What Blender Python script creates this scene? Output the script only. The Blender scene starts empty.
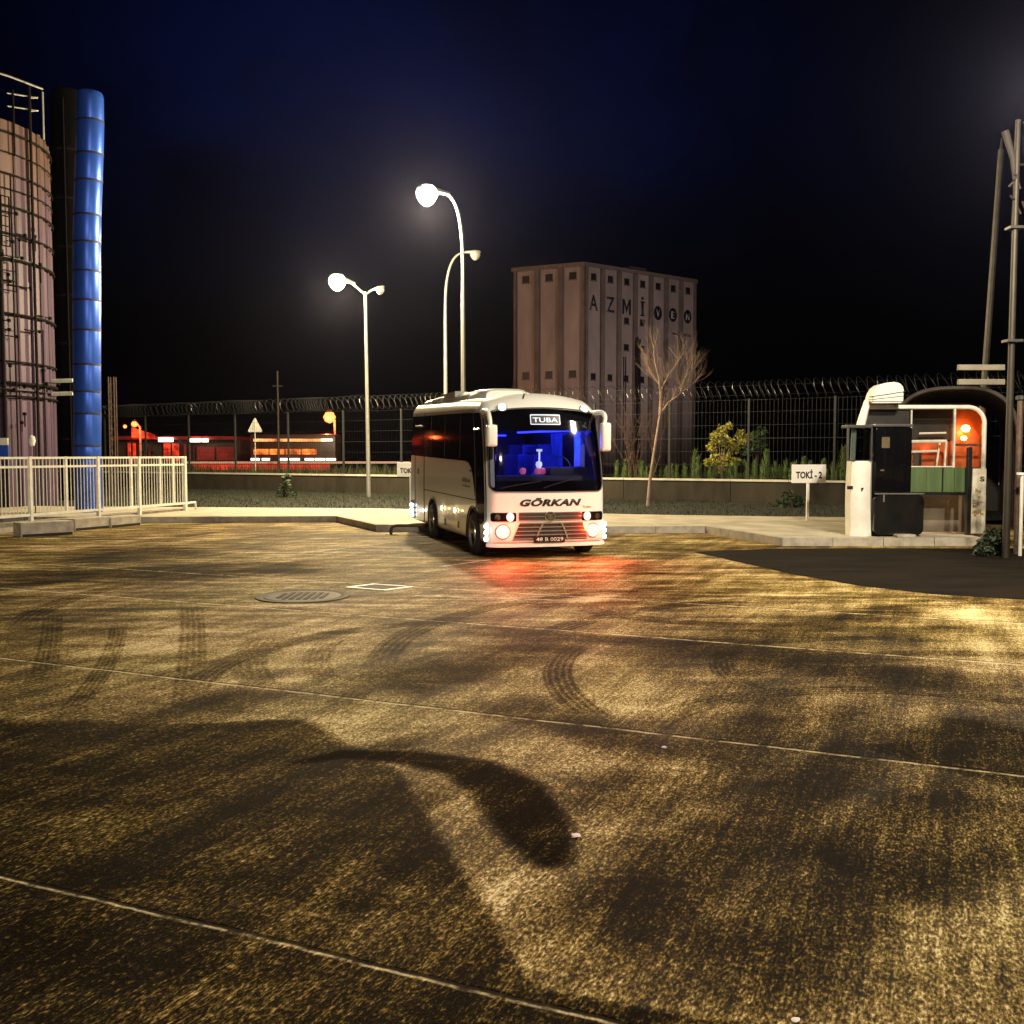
import bpy, bmesh, math, random
from mathutils import Vector, Matrix, noise as mnoise
R = math.radians
PI = math.pi
random.seed(7)
scene = bpy.context.scene
C = scene.collection

# ------------------------------------------------------------------ camera
F = 990.0; CH = 1.7
PITCH = math.atan(57 / F)
cp, sp = math.cos(PITCH), math.sin(PITCH)
cam = bpy.data.cameras.new('camera')
cam.sensor_fit = 'HORIZONTAL'; cam.sensor_width = 36.0
cam.lens = F / 1024 * 36.0
cam.clip_end = 3000; cam.clip_start = 0.05
camo = bpy.data.objects.new('camera', cam); C.objects.link(camo)
camo.location = (0, 0, CH); camo.rotation_euler = (PI / 2 - PITCH, 0, 0)
scene.camera = camo

def ray(px, py):
    u = (px - 512) / F; v = (512 - py) / F
    return Vector((u, cp + v * sp, -sp + v * cp))
def at(px, py, Y):
    d = ray(px, py); return Vector((0, 0, CH)) + d * (Y / d.y)
def gr(px, py, z=0.0):
    d = ray(px, py); return Vector((0, 0, CH)) + d * ((z - CH) / d.z)

# ------------------------------------------------------------------ node helpers
class NT:
    def __init__(s, tree): s.t = tree; s.n = tree.nodes; s.l = tree.links
    def new(s, typ, **kw):
        n = s.n.new(typ)
        for k, v in kw.items(): setattr(n, k, v)
        return n
    def setin(s, sock, v):
        if isinstance(v, E): s.l.new(v.s, sock)
        elif isinstance(v, bpy.types.NodeSocket): s.l.new(v, sock)
        else: sock.default_value = v
class E:
    def __init__(s, nt, sock): s.nt = nt; s.s = sock
    def op(s, o, *args):
        n = s.nt.new('ShaderNodeMath', operation=o)
        for i, a in enumerate((s,) + args): s.nt.setin(n.inputs[i], a)
        return E(s.nt, n.outputs[0])
    def __add__(s, o): return s.op('ADD', o)
    __radd__ = __add__
    def __sub__(s, o): return s.op('SUBTRACT', o)
    def __rsub__(s, o): return (s * -1.0) + o
    def __mul__(s, o): return s.op('MULTIPLY', o)
    __rmul__ = __mul__
    def __truediv__(s, o): return s.op('DIVIDE', o)
    def abs(s): return s.op('ABSOLUTE')
    def sqrt(s): return s.op('SQRT')
    def sin(s): return s.op('SINE')
    def pow(s, p): return s.op('POWER', p)
    def max(s, o): return s.op('MAXIMUM', o)
    def min(s, o): return s.op('MINIMUM', o)
    def sm(s, a, b, c=0.0, d=1.0):          # smoothstep from a..b to c..d
        n = s.nt.new('ShaderNodeMapRange', interpolation_type='SMOOTHSTEP')
        n.clamp = True
        s.nt.l.new(s.s, n.inputs[0])
        for i, v in zip((1, 2, 3, 4), (a, b, c, d)): s.nt.setin(n.inputs[i], v)
        return E(s.nt, n.outputs[0])
def comb(nt, x, y, z=0.0):
    n = nt.new('ShaderNodeCombineXYZ')
    for i, v in enumerate((x, y, z)): nt.setin(n.inputs[i], v)
    return n.outputs[0]
def noise(nt, vec, scale, detail=3, rough=0.55, dist=0.0):
    n = nt.new('ShaderNodeTexNoise')
    nt.l.new(vec, n.inputs['Vector'])
    n.inputs['Scale'].default_value = scale; n.inputs['Detail'].default_value = detail
    n.inputs['Roughness'].default_value = rough; n.inputs['Distortion'].default_value = dist
    return E(nt, n.outputs['Fac'])
def ramp(nt, fac, stops):
    n = nt.new('ShaderNodeValToRGB')
    el = n.color_ramp.elements
    while len(el) < len(stops): el.new(0.5)
    for e, (p, c) in zip(el, stops): e.position = p; e.color = (*c, 1)
    nt.setin(n.inputs[0], fac)
    return n.outputs[0]
def mixc(nt, fac, a, b, mode='MIX'):
    n = nt.new('ShaderNodeMix', data_type='RGBA', blend_type=mode)
    nt.setin(n.inputs[0], fac)
    for i, v in ((6, a), (7, b)):
        if isinstance(v, tuple): n.inputs[i].default_value = (*v, 1)
        else: nt.setin(n.inputs[i], v)
    return n.outputs[2]
def newmat(name):
    m = bpy.data.materials.new(name); m.use_nodes = True
    nt = NT(m.node_tree)
    b = nt.n['Principled BSDF']
    return m, nt, b
def mat(name, col, rough=0.5, metal=0.0, var=0.25, vscale=3.0, bump=0.0, bscale=60.0, stretch=(1, 1, 1), coat=0.0, spec=0.5):
    m, nt, b = newmat(name)
    tc = nt.new('ShaderNodeTexCoord'); mp = nt.new('ShaderNodeMapping')
    mp.inputs['Scale'].default_value = stretch
    nt.l.new(tc.outputs['Object'], mp.inputs[0])
    f = noise(nt, mp.outputs[0], vscale, 5, 0.6)
    lo = tuple(c * (1 - var) for c in col); hi = tuple(min(1, c * (1 + var)) for c in col)
    nt.l.new(ramp(nt, f, [(0.3, lo), (0.7, hi)]), b.inputs['Base Color'])
    b.inputs['Roughness'].default_value = rough; b.inputs['Metallic'].default_value = metal
    b.inputs['Specular IOR Level'].default_value = spec
    if coat: b.inputs['Coat Weight'].default_value = coat; b.inputs['Coat Roughness'].default_value = 0.08
    if bump:
        f2 = noise(nt, mp.outputs[0], bscale, 4, 0.6)
        bn = nt.new('ShaderNodeBump'); bn.inputs['Strength'].default_value = bump; bn.inputs['Distance'].default_value = 0.01
        nt.setin(bn.inputs['Height'], f2); nt.l.new(bn.outputs[0], b.inputs['Normal'])
    return m
def emit(name, col, st, base=(0.02, 0.02, 0.02), uneven=0):
    m, nt, b = newmat(name)
    b.inputs['Base Color'].default_value = (*base, 1); b.inputs['Roughness'].default_value = 0.3
    b.inputs['Emission Color'].default_value = (*col, 1); b.inputs['Emission Strength'].default_value = st
    if uneven:      # lamps and goods behind the panes light them unevenly
        geo = nt.new('ShaderNodeNewGeometry'); f_ = noise(nt, geo.outputs['Position'], uneven, 4, .65)
        nt.setin(b.inputs['Emission Strength'], f_.sm(.32, .68, .12, 1.9) * st)
    return m
def glass(name, tint, clear=0.85, rough=0.03):
    m, nt, b = newmat(name)
    nt.n.remove(b)
    out = nt.n['Material Output']
    tr = nt.new('ShaderNodeBsdfTransparent'); tr.inputs[0].default_value = (*tint, 1)
    gl = nt.new('ShaderNodeBsdfGlossy'); gl.inputs['Roughness'].default_value = rough
    fr = nt.new('ShaderNodeFresnel'); fr.inputs[0].default_value = 1.5
    mx = nt.new('ShaderNodeMixShader')
    nt.l.new(fr.outputs[0], mx.inputs[0]); nt.l.new(tr.outputs[0], mx.inputs[1]); nt.l.new(gl.outputs[0], mx.inputs[2])
    nt.l.new(mx.outputs[0], out.inputs[0])
    return m

# ------------------------------------------------------------------ object helpers
def tag(o, label=None, cat=None, group=None, kind=None):
    if label: o['label'] = label
    if cat: o['category'] = cat
    if group: o['group'] = group
    if kind: o['kind'] = kind
    return o
def empty(name, loc=(0, 0, 0), rz=0.0, label=None, cat=None, group=None):
    o = bpy.data.objects.new(name, None); C.objects.link(o)
    o.location = loc; o.rotation_euler = (0, 0, rz); o.empty_display_size = 0.2
    return tag(o, label, cat, group)
class MB:
    def __init__(s): s.bm = bmesh.new()
    def box(s, lo, hi, mtx=None, bevel=0.0):
        lo = Vector(lo); hi = Vector(hi)
        r = bmesh.ops.create_cube(s.bm, size=1.0)
        d = hi - lo; c = (hi + lo) / 2
        for v in r['verts']: v.co = Vector((v.co.x * d.x, v.co.y * d.y, v.co.z * d.z)) + c
        vs = r['verts']
        if bevel:
            es = list({e for v in vs for e in v.link_edges})
            rr = bmesh.ops.bevel(s.bm, geom=es, offset=bevel, segments=2, affect='EDGES', profile=0.6)
            vs = list({v for f in rr['faces'] for v in f.verts} | {v for v in vs if v.is_valid})
        if mtx is not None:
            for v in vs: v.co = mtx @ v.co
        return s
    def tube(s, pts, r, n=8, r1=None, cap=True):
        pts = [Vector(p) for p in pts]
        m = len(pts); rings = []
        up = None
        for i, p in enumerate(pts):
            t = (pts[min(i + 1, m - 1)] - pts[max(i - 1, 0)]).normalized()
            if up is None:
                up = t.orthogonal().normalized()
            else:
                up = (up - t * up.dot(t))
                up = up.normalized() if up.length > 1e-6 else t.orthogonal().normalized()
            sd = t.cross(up)
            if isinstance(r, (list, tuple)): rad = r[i]
            else: rad = r if r1 is None else r + (r1 - r) * i / max(1, m - 1)
            rings.append([s.bm.verts.new(p + (up * math.cos(a) + sd * math.sin(a)) * rad) for a in [2 * PI * k / n for k in range(n)]])
        for a, b in zip(rings[:-1], rings[1:]):
            for k in range(n):
                s.bm.faces.new((a[k], a[(k + 1) % n], b[(k + 1) % n], b[k]))
        if cap:
            s.bm.faces.new(rings[0][::-1]); s.bm.faces.new(rings[-1])
        return s
    def lathe(s, prof, c=(0, 0, 0), axis='z', n=24):
        c = Vector(c); rings = []
        def P(r, h, a):
            if axis == 'z': return c + Vector((r * math.cos(a), r * math.sin(a), h))
            if axis == 'x': return c + Vector((h, r * math.cos(a), r * math.sin(a)))
            return c + Vector((r * math.cos(a), h, -r * math.sin(a)))
        for (r, h) in prof:
            if r < 1e-5: rings.append([s.bm.verts.new(P(0, h, 0))])
            else: rings.append([s.bm.verts.new(P(r, h, 2 * PI * k / n)) for k in range(n)])
        for a, b in zip(rings[:-1], rings[1:]):
            for k in range(n):
                k2 = (k + 1) % n
                if len(a) == 1 and len(b) == 1: continue
                if len(a) == 1: s.bm.faces.new((a[0], b[k2], b[k]))
                elif len(b) == 1: s.bm.faces.new((a[k], a[k2], b[0]))
                else: s.bm.faces.new((a[k], a[k2], b[k2], b[k]))
        return s
    def poly(s, pts, z0, z1):                # extruded xy polygon
        bot = [s.bm.verts.new((p[0], p[1], z0)) for p in pts]
        top = [s.bm.verts.new((p[0], p[1], z1)) for p in pts]
        n = len(pts)
        s.bm.faces.new(top); s.bm.faces.new(bot[::-1])
        for k in range(n): s.bm.faces.new((bot[k], bot[(k + 1) % n], top[(k + 1) % n], top[k]))
        return s
    def quad(s, *pts):
        s.bm.faces.new([s.bm.verts.new(p) for p in pts]); return s
    def build(s, name, m, parent=None, smooth=False, loc=None, angle=40, recalc=True):
        if recalc: bmesh.ops.recalc_face_normals(s.bm, faces=s.bm.faces)
        me = bpy.data.meshes.new(name); s.bm.to_mesh(me); s.bm.free()
        o = bpy.data.objects.new(name, me); C.objects.link(o)
        if m is not None: me.materials.append(m)
        if smooth:
            for p in me.polygons: p.use_smooth = True
            me.set_sharp_from_angle(angle=R(angle))
        if loc is not None: o.location = loc
        if parent is not None: o.parent = parent
        return o
def obj_from_bm(bm, name, m, parent=None, smooth=True, angle=40):
    b = MB(); b.bm.free(); b.bm = bm
    return b.build(name, m, parent, smooth, angle=angle)
def children(o): return [c for c in bpy.data.objects if c.parent == o]
def copy_tree(o, parent=None, kids=None):
    c = o.copy(); C.objects.link(c)
    if parent is not None: c.parent = parent
    for ch in children(o): copy_tree(ch, c)
    return c
_tb = {}
def text_bm(txt, size=1.0, bold=0.0, shear=0.0, spacing=1.0):
    cu = bpy.data.curves.new('lettering', 'FONT')
    cu.body = txt; cu.size = size; cu.align_x = 'CENTER'; cu.align_y = 'CENTER'
    cu.offset = bold; cu.shear = shear; cu.space_character = spacing; cu.resolution_u = 3
    o = bpy.data.objects.new('lettering', cu); C.objects.link(o)
    dg = bpy.context.evaluated_depsgraph_get(); dg.update()
    me = bpy.data.meshes.new_from_object(o.evaluated_get(dg))
    bm = bmesh.new(); bm.from_mesh(me)
    bpy.data.objects.remove(o); bpy.data.curves.remove(cu); bpy.data.meshes.remove(me)
    return bm
def fit_text(txt, w, h, **kw):               # centred flat text, exactly w wide and h high, in xy
    bm = text_bm(txt, **kw)
    xs = [v.co.x for v in bm.verts]; ys = [v.co.y for v in bm.verts]
    cx, cy = (min(xs) + max(xs)) / 2, (min(ys) + max(ys)) / 2
    sx, sy = w / (max(xs) - min(xs)), h / (max(ys) - min(ys))
    for v in bm.verts: v.co = Vector(((v.co.x - cx) * sx, (v.co.y - cy) * sy, 0))
    return bm
def place_bm(bm, mtx):
    for v in bm.verts: v.co = mtx @ v.co
    return bm
def face_mtx(origin, right, up=Vector((0, 0, 1))):
    right = Vector(right).normalized(); up = Vector(up).normalized(); n = right.cross(up)
    m = Matrix((right, up, n)).transposed().to_4x4(); m.translation = Vector(origin)
    return m
def thick(bm, d):
    r = bmesh.ops.extrude_face_region(bm, geom=list(bm.faces))
    nv = [g for g in r['geom'] if isinstance(g, bmesh.types.BMVert)]
    for v in nv: v.co.z += d
    return bm

# ------------------------------------------------------------------ common materials
M = {}
M['white_paint'] = mat('white_paint', (0.78, 0.78, 0.72), 0.45, var=0.1, vscale=6)
M['off_white'] = mat('aged_white', (0.62, 0.6, 0.52), 0.5, var=0.2, vscale=4, bump=0.1)
M['galv'] = mat('galvanised_steel', (0.5, 0.5, 0.48), 0.4, 0.7, var=0.2, vscale=8)
M['dark_steel'] = mat('dark_steel', (0.05, 0.05, 0.05), 0.5, 0.4, var=0.3, vscale=6)
M['rust_steel'] = mat('rusty_steel', (0.09, 0.06, 0.045), 0.6, 0.3, var=0.5, vscale=9)
M['black'] = mat('black_plastic', (0.012, 0.012, 0.013), 0.35, var=0.2)
M['rubber'] = mat('rubber', (0.016, 0.016, 0.016), 0.8, var=0.3, vscale=10)
M['chrome'] = mat('chrome', (0.75, 0.75, 0.72), 0.15, 1.0, var=0.05)
M['darkglass'] = mat('dark_glass', (0.004, 0.004, 0.005), 0.06, var=0.1, spec=0.18)
M['sideglass'] = mat('side_glass', (0.004, 0.004, 0.005), 0.05, var=0.1, spec=0.5)
M['sideglass'].node_tree.nodes['Principled BSDF'].inputs['IOR'].default_value = 1.035
M['conc'] = mat('kerb_concrete', (0.36, 0.33, 0.27), 0.8, var=0.3, vscale=5, bump=0.3, bscale=80)
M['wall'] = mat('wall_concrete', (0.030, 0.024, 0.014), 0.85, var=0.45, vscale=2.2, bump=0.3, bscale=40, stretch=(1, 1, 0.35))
M['cap'] = mat('cap_stone', (0.6, 0.57, 0.48), 0.7, var=0.15, vscale=4)

# ------------------------------------------------------------------ ground
def ground_material():
    m, nt, b = newmat('yard_concrete')
    geo = nt.new('ShaderNodeNewGeometry')
    sep = nt.new('ShaderNodeSeparateXYZ'); nt.l.new(geo.outputs['Position'], sep.inputs[0])
    x = E(nt, sep.outputs[0]); y = E(nt, sep.outputs[1])
    p = x * 0.917 - y * 0.40          # along the joints
    q = x * 0.40 + y * 0.917          # along the broom strokes
    pos = geo.outputs['Position']
    broom = noise(nt, comb(nt, p * 30.0, q * 1.6), 1.0, 3, 0.6)
    broom2 = noise(nt, comb(nt, p * 5.0, q * 0.5, 3.0), 1.0, 4, 0.62)
    grain = noise(nt, comb(nt, p * 95.0, q * 38.0, 1.0), 1.0, 2, 0.6)
    grain2 = noise(nt, pos, 230.0, 2, 0.6)
    blot = noise(nt, comb(nt, x * 0.55, y * 0.42, 7.0), 1.0, 5, 0.62, 0.6)
    blot2 = noise(nt, comb(nt, x * 0.8, y * 2.1, 17.0), 1.0, 4, 0.62, 0.4)
    warp = noise(nt, pos, 1.3, 3, 0.5) - 0.5
    fade = y.sm(5.0, 16.0, 1.0, 0.75)
    grain3 = noise(nt, comb(nt, p * 34.0, q * 15.0, 5.0), 1.0, 3, 0.65)
    streak = noise(nt, comb(nt, p * 2.2 + warp * 0.8, q * 0.35, 13.0), 1.0, 5, 0.68)
    band = noise(nt, comb(nt, x * 0.7, y * 4.2 + warp * 1.5, 23.0), 1.0, 4, 0.66)
    far_ = y.sm(6.0, 12.0)
    v = 0.52 + (band - 0.5) * 1.7 * far_ + (broom - 0.5) * 0.85 * y.sm(4.0, 9.0, 1.0, 0.35) + (broom2 - 0.5) * 0.75 + (grain - 0.5) * 2.2 * fade + (grain3 - 0.5) * 1.2 + (grain2 - 0.5) * 0.7 * fade \
        + (blot - 0.5) * 1.0 + (blot2 - 0.5) * 1.0 + (streak - 0.5) * 0.8
    # ---- stains, rubber and painted-in shadows, each with its own shape
    dark = None
    def add(e):
        nonlocal dark
        dark = e if dark is None else dark.max(e)
    def line_d(x0, y0, x1, y1):
        dx, dy = x1 - x0, y1 - y0; L = math.hypot(dx, dy)
        return (x - x0) * (dy / L) - (y - y0) * (dx / L), (x - x0) * (dx / L) + (y - y0) * (dy / L)
    def seg(a, bb, w, soft, amt):
        (x0, y0), (x1, y1) = a, bb
        d, t = line_d(x0, y0, x1, y1); L = math.hypot(x1 - x0, y1 - y0)
        e = (d + warp * (soft * 1.2)).abs().sm(w, w + soft, 1.0, 0.0)
        return e * t.sm(-0.1 * L, 0.12 * L) * t.sm(0.85 * L, 1.1 * L, 1.0, 0.0) * amt
    def g2(px, py): v_ = gr(px, py); return v_.x, v_.y
    # hook shaped shadow painted into the concrete colour
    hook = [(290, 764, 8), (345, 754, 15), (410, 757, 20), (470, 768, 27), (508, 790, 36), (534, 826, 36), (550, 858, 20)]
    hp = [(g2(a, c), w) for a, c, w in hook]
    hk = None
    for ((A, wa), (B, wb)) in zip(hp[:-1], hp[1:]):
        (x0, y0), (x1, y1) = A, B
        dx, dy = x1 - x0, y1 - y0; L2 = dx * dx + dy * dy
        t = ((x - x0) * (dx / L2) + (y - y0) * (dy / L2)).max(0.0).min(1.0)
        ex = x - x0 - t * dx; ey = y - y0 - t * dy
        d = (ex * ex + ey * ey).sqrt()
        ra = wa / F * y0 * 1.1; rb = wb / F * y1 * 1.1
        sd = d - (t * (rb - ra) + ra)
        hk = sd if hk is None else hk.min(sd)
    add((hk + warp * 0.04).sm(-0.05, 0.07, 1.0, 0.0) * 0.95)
    # broad shadow painted at the lower left, bounded by a straight slanted edge and an uneven far edge
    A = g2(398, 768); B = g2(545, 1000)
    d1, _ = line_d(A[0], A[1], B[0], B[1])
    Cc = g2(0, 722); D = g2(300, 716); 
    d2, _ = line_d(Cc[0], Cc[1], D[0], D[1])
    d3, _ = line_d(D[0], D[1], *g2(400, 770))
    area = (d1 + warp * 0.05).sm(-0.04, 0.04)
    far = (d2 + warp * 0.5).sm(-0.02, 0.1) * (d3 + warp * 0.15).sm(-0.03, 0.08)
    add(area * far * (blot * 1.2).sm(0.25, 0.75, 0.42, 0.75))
    # shadow painted along the foot of the frame
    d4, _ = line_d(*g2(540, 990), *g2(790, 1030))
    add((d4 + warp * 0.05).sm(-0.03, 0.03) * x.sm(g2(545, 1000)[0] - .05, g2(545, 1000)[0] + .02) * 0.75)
    # lightly stained tracks
    for (a, bb, w, s_, amt) in [((30, 880), (420, 735), .05, .12, .55), ((150, 905), (450, 790), .06, .1, .6), ((0, 935), (110, 925), .2, .35, .8),
                                ((0, 975), (150, 960), .12, .2, .7), ((560, 960), (900, 720), .12, .3, .55), ((690, 990), (1010, 770), .16, .3, .5),
                                ((820, 880), (1030, 800), .25, .35, .6), ((0, 770), (260, 690), .1, .35, .5), ((380, 690), (560, 640), .2, .4, .6),
                                ((640, 640), (1000, 690), .15, .5, .55), ((930, 770), (1040, 730), .3, .4, .75), ((640, 660), (960, 600), .12, .4, .5),
                                ((470, 630), (900, 660), .1, .3, .5), ((0, 580), (330, 566), .5, .9, .55), ((10, 560), (200, 549), .5, 1.2, .4),
                                ((500, 700), (760, 790), .1, .3, .5), ((600, 820), (830, 700), .2, .35, .5), ((860, 620), (980, 640), .3, .5, .4)]:
        add(seg(g2(*a), g2(*bb), w, s_, amt))
    # tyre rubber arcs (centre from three ground points), ribbed
    def arc(p1, p2, p3, w, amt, rib=True):
        (ax, ay), (bx, by), (cx, cy) = g2(*p1), g2(*p2), g2(*p3)
        dd = 2 * (ax * (by - cy) + bx * (cy - ay) + cx * (ay - by))
        if abs(dd) < 1e-6: return
        ux = ((ax**2 + ay**2) * (by - cy) + (bx**2 + by**2) * (cy - ay) + (cx**2 + cy**2) * (ay - by)) / dd
        uy = ((ax**2 + ay**2) * (cx - bx) + (bx**2 + by**2) * (ax - cx) + (cx**2 + cy**2) * (bx - ax)) / dd
        rr = math.hypot(ax - ux, ay - uy)
        X = x - ux; Y = y - uy
        d = (X * X + Y * Y).sqrt() - rr
        e = d.abs().sm(w, w * 1.35, 1.0, 0.0)
        if rib: e = e * ((d * (2 * PI * 1.9 / w)).sin() * 0.5 + 0.5).sm(0.1, 0.7, 0.5, 1.0)
        mx_, my_ = (ax + cx) / 2, (ay + cy) / 2
        half = math.hypot(ax - cx, ay - cy) / 2
        dist = ((x - bx) * (x - bx) + (y - by) * (y - by)).sqrt()
        e = e * dist.sm(half * 0.7, half * 1.25, 1.0, 0.0)
        add(e * noise(nt, pos, 2.0, 3).sm(0.3, 0.6, 0.55, 1.0) * amt)
    arc((590, 640), (558, 675), (605, 722), .10, .6)
    arc((745, 645), (722, 662), (800, 705), .09, .6)
    arc((262, 640), (250, 660), (268, 690),   .12, .35)
    arc((350, 632), (318, 655), (352, 694), .10, .35)
    arc((190, 600), (192, 650), (186, 712), .10, .4)
    arc((118, 625), (108, 660), (78, 702), .07, .45)
    arc((52, 610), (50, 640), (44, 670), .08, .35)
    arc((520, 640), (420, 662), (330, 740), .10, .4)
    arc((1000, 640), (800, 640), (600, 668), .08, .45)
    arc((470, 620), (300, 640), (200, 720), .11, .55)
    arc((1010, 700), (830, 690), (640, 780), .11, .55)
    arc((1015, 655), (860, 655), (700, 720), .10, .5)
    arc((640, 590), (480, 610), (400, 700), .12, .5)
    arc((740, 600), (590, 620), (510, 700), .12, .55)
    arc((330, 560), (150, 580), (20, 640), .13, .5)
    arc((900, 620), (730, 625), (560, 600), .14, .5)
    arc((460, 900), (330, 880), (180, 1010), .10, .5)
    arc((880, 900), (760, 850), (600, 1000), .10, .5)
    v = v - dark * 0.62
    # worn pale patches; lamp glint and lit triangle by the hook painted among them
    def pale(px, py, rx, ry, amt):
        cx, cy = g2(px, py)
        d = (((x - cx) / rx).pow(2.0) + ((y - cy) / ry).pow(2.0)).sqrt()
        return (d + (blot2 - 0.5) * 2.2).sm(0.25, 1.1, 1.0, 0.0) * amt
    def sq(e): return e * e
    def pale2(px, py, rx, ry, amt):
        cx, cy = g2(px, py)
        d = (sq((x - cx) / rx) + sq((y - cy) / ry)).sqrt()
        return (d + (blot2 - 0.5) * 2.4).sm(0.2, 1.1, 1.0, 0.0) * amt
    for a in [(955, 610, .55, 1.3, .5), (960, 640, .5, .7, .35), (475, 800, .3, .3, .32), (520, 900, .25, .35, .25), (560, 960, .3, .3, .2), (900, 830, .7, .4, .2), (640, 700, .8, .5, .12), (130, 690, 1.1, .5, .15)]:
        v = v + pale2(*a)
    # joints between the bays: a dark groove with chipped pale lips
    jn = noise(nt, comb(nt, p * 9.0, q * 9.0), 1.0, 3, 0.7)
    jw = (noise(nt, comb(nt, p * 1.3, q * 0.2), 1.0, 3, 0.6) - 0.5) * 0.05 + (noise(nt, comb(nt, p * 16.0, q * 2.0), 1.0, 2, 0.6) - 0.5) * 0.016
    groove = None; lip = None
    for k, (qq, a, lw) in enumerate([(2.77, 1.0, 1.0), (5.84, 1.0, 1.5), (8.97, 1.0, 2.4), (11.2, 1.0, 2.8), (14.4, .5, 2.5), (-.2, 1, 1)]):
        d = q - qq + jw
        g_ = (d.abs() + (jn - 0.5) * 0.008).sm(0.006, 0.015, 1.0, 0.0)
        l_ = ((d + 0.016 * lw).abs() + (jn - 0.5) * 0.03).sm(0.004 * lw, 0.016 * lw, 1.0, 0.0) * a * jn.sm(0.38, 0.62, 0.05, 1.0)
        groove = g_ if groove is None else groove.max(g_)
        lip = l_ if lip is None else lip.max(l_)
    v = v + lip * 0.45
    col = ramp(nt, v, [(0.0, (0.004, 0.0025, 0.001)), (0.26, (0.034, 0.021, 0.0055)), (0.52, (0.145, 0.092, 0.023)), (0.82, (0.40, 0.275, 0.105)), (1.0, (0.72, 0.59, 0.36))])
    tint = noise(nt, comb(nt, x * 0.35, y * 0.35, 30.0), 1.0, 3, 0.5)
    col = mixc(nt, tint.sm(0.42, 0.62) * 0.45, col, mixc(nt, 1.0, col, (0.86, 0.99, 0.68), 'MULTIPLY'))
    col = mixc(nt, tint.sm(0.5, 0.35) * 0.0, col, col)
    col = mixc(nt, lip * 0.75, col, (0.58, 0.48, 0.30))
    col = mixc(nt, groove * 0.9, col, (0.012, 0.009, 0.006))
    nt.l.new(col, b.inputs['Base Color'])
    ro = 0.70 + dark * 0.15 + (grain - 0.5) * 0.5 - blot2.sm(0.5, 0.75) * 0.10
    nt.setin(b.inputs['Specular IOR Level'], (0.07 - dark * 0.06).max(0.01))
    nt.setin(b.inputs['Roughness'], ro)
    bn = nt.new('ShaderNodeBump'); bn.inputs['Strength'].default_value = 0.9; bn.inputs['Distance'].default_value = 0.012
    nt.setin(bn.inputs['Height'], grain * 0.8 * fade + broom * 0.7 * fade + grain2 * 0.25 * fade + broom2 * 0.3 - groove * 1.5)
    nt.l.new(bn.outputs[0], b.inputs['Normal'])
    return m

soil = mat('soil', (0.05, 0.045, 0.03), 0.95, var=0.4, vscale=0.4)
g = MB(); g.quad((-880, -200, -0.02), (880, -200, -0.02), (880, 880, -0.02), (-880, 880, -0.02))
tag(g.build('ground', soil), kind='structure')
yard_poly = [(-45, -25), (45, -25), (45, 24), (10, 24), (-20, 30), (-45, 30)]
g = MB(); g.bm.faces.new([g.bm.verts.new((a, b_, 0)) for a, b_ in yard_poly])
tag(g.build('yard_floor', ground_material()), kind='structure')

# near-black wedge laid over the yard floor on the right
wedge_m = mat('dark_wedge_ground', (0.0065, 0.0045, 0.0028), 0.95, var=0.85, vscale=1.4, bump=1.0, bscale=45, spec=0.10, stretch=(.5, 1.6, 1))
edge = [(692, 552), (738, 562), (790, 574), (860, 586), (930, 594), (1024, 600), (1250, 612)]
back = [(1350, 551), (1000, 549), (850, 548.5), (770, 549)]
fine_e = []
for (a, b_) in zip(edge[:-1], edge[1:]):
    A, B = gr(*a), gr(*b_)
    for k in range(14):
        p = A.lerp(B, k / 14); nn = .05 * mnoise.noise(p * 2.0) + .03 * mnoise.noise(p * 7.0)
        fine_e.append(p + Vector((.4 * nn, nn, 0)))
pts = fine_e + [gr(*edge[-1])] + [gr(*e) for e in back]
g = MB(); g.bm.faces.new([g.bm.verts.new((p.x, p.y, 0.004)) for p in pts])
tag(g.build('dark_wedge', wedge_m), kind='structure')

# pavement with kerb stones
kz = 0.15
kf = [(-700, 523), (140, 523), (336, 522), (376, 531.5), (500, 532), (606, 533.5), (705, 533), (782, 546), (985, 546)]
kp = [gr(*k) for k in kf]
kp[0] = Vector((-30, kp[1].y + .3, 0))
fr = Vector((kp[-1].x + .1, kp[-1].y, 0))
back_l = gr(-100, 510.5); back_r = gr(1010, 520)
pv = [Vector((p.x, p.y, 0)) for p in kp] + [Vector((fr.x + 0.25, 24.5, 0)), Vector((4.0, 25.6, 0)), Vector((-4, 28.8, 0)), Vector((-30, 32, 0))]
def inset(poly, d, n):          # move the first n vertices inwards by d
    out = []
    for i in range(n):
        a = poly[max(0, i - 1)]; b_ = poly[min(n - 1, i + 1)]
        t = (b_ - a).normalized(); out.append(poly[i] + Vector((-t.y, t.x, 0)) * d)
    return out
front = pv[:len(kp)]
inn = inset(pv, 0.18, len(kp))
pav = mat('paving', (0.42, 0.38, 0.29), 0.75, var=0.3, vscale=1.5, bump=0.25, bscale=30)
g = MB(); g.poly([(p.x, p.y) for p in inn + pv[len(kp):]], -0.05, kz)
tag(g.build('pavement', pav), kind='structure')
g = MB()
for i in range(len(kp) - 1):    # individual kerb stones about a metre long, joined into one kerb
    L = (front[i + 1] - front[i]).length; n = max(1, min(30, round(L / 1.0)))
    for k in range(n):
        a = front[i].lerp(front[i + 1], (k + .006) / n); b_ = front[i].lerp(front[i + 1], (k + 1 - .006) / n)
        c_ = inn[i].lerp(inn[i + 1], (k + 1 - .006) / n); d_ = inn[i].lerp(inn[i + 1], (k + .006) / n)
        h = kz + random.uniform(.001, .006)
        g.poly([(a.x, a.y), (b_.x, b_.y), (c_.x, c_.y), (d_.x, d_.y)], -0.05, h)
tag(g.build('kerb', M['conc']), kind='structure')

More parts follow.
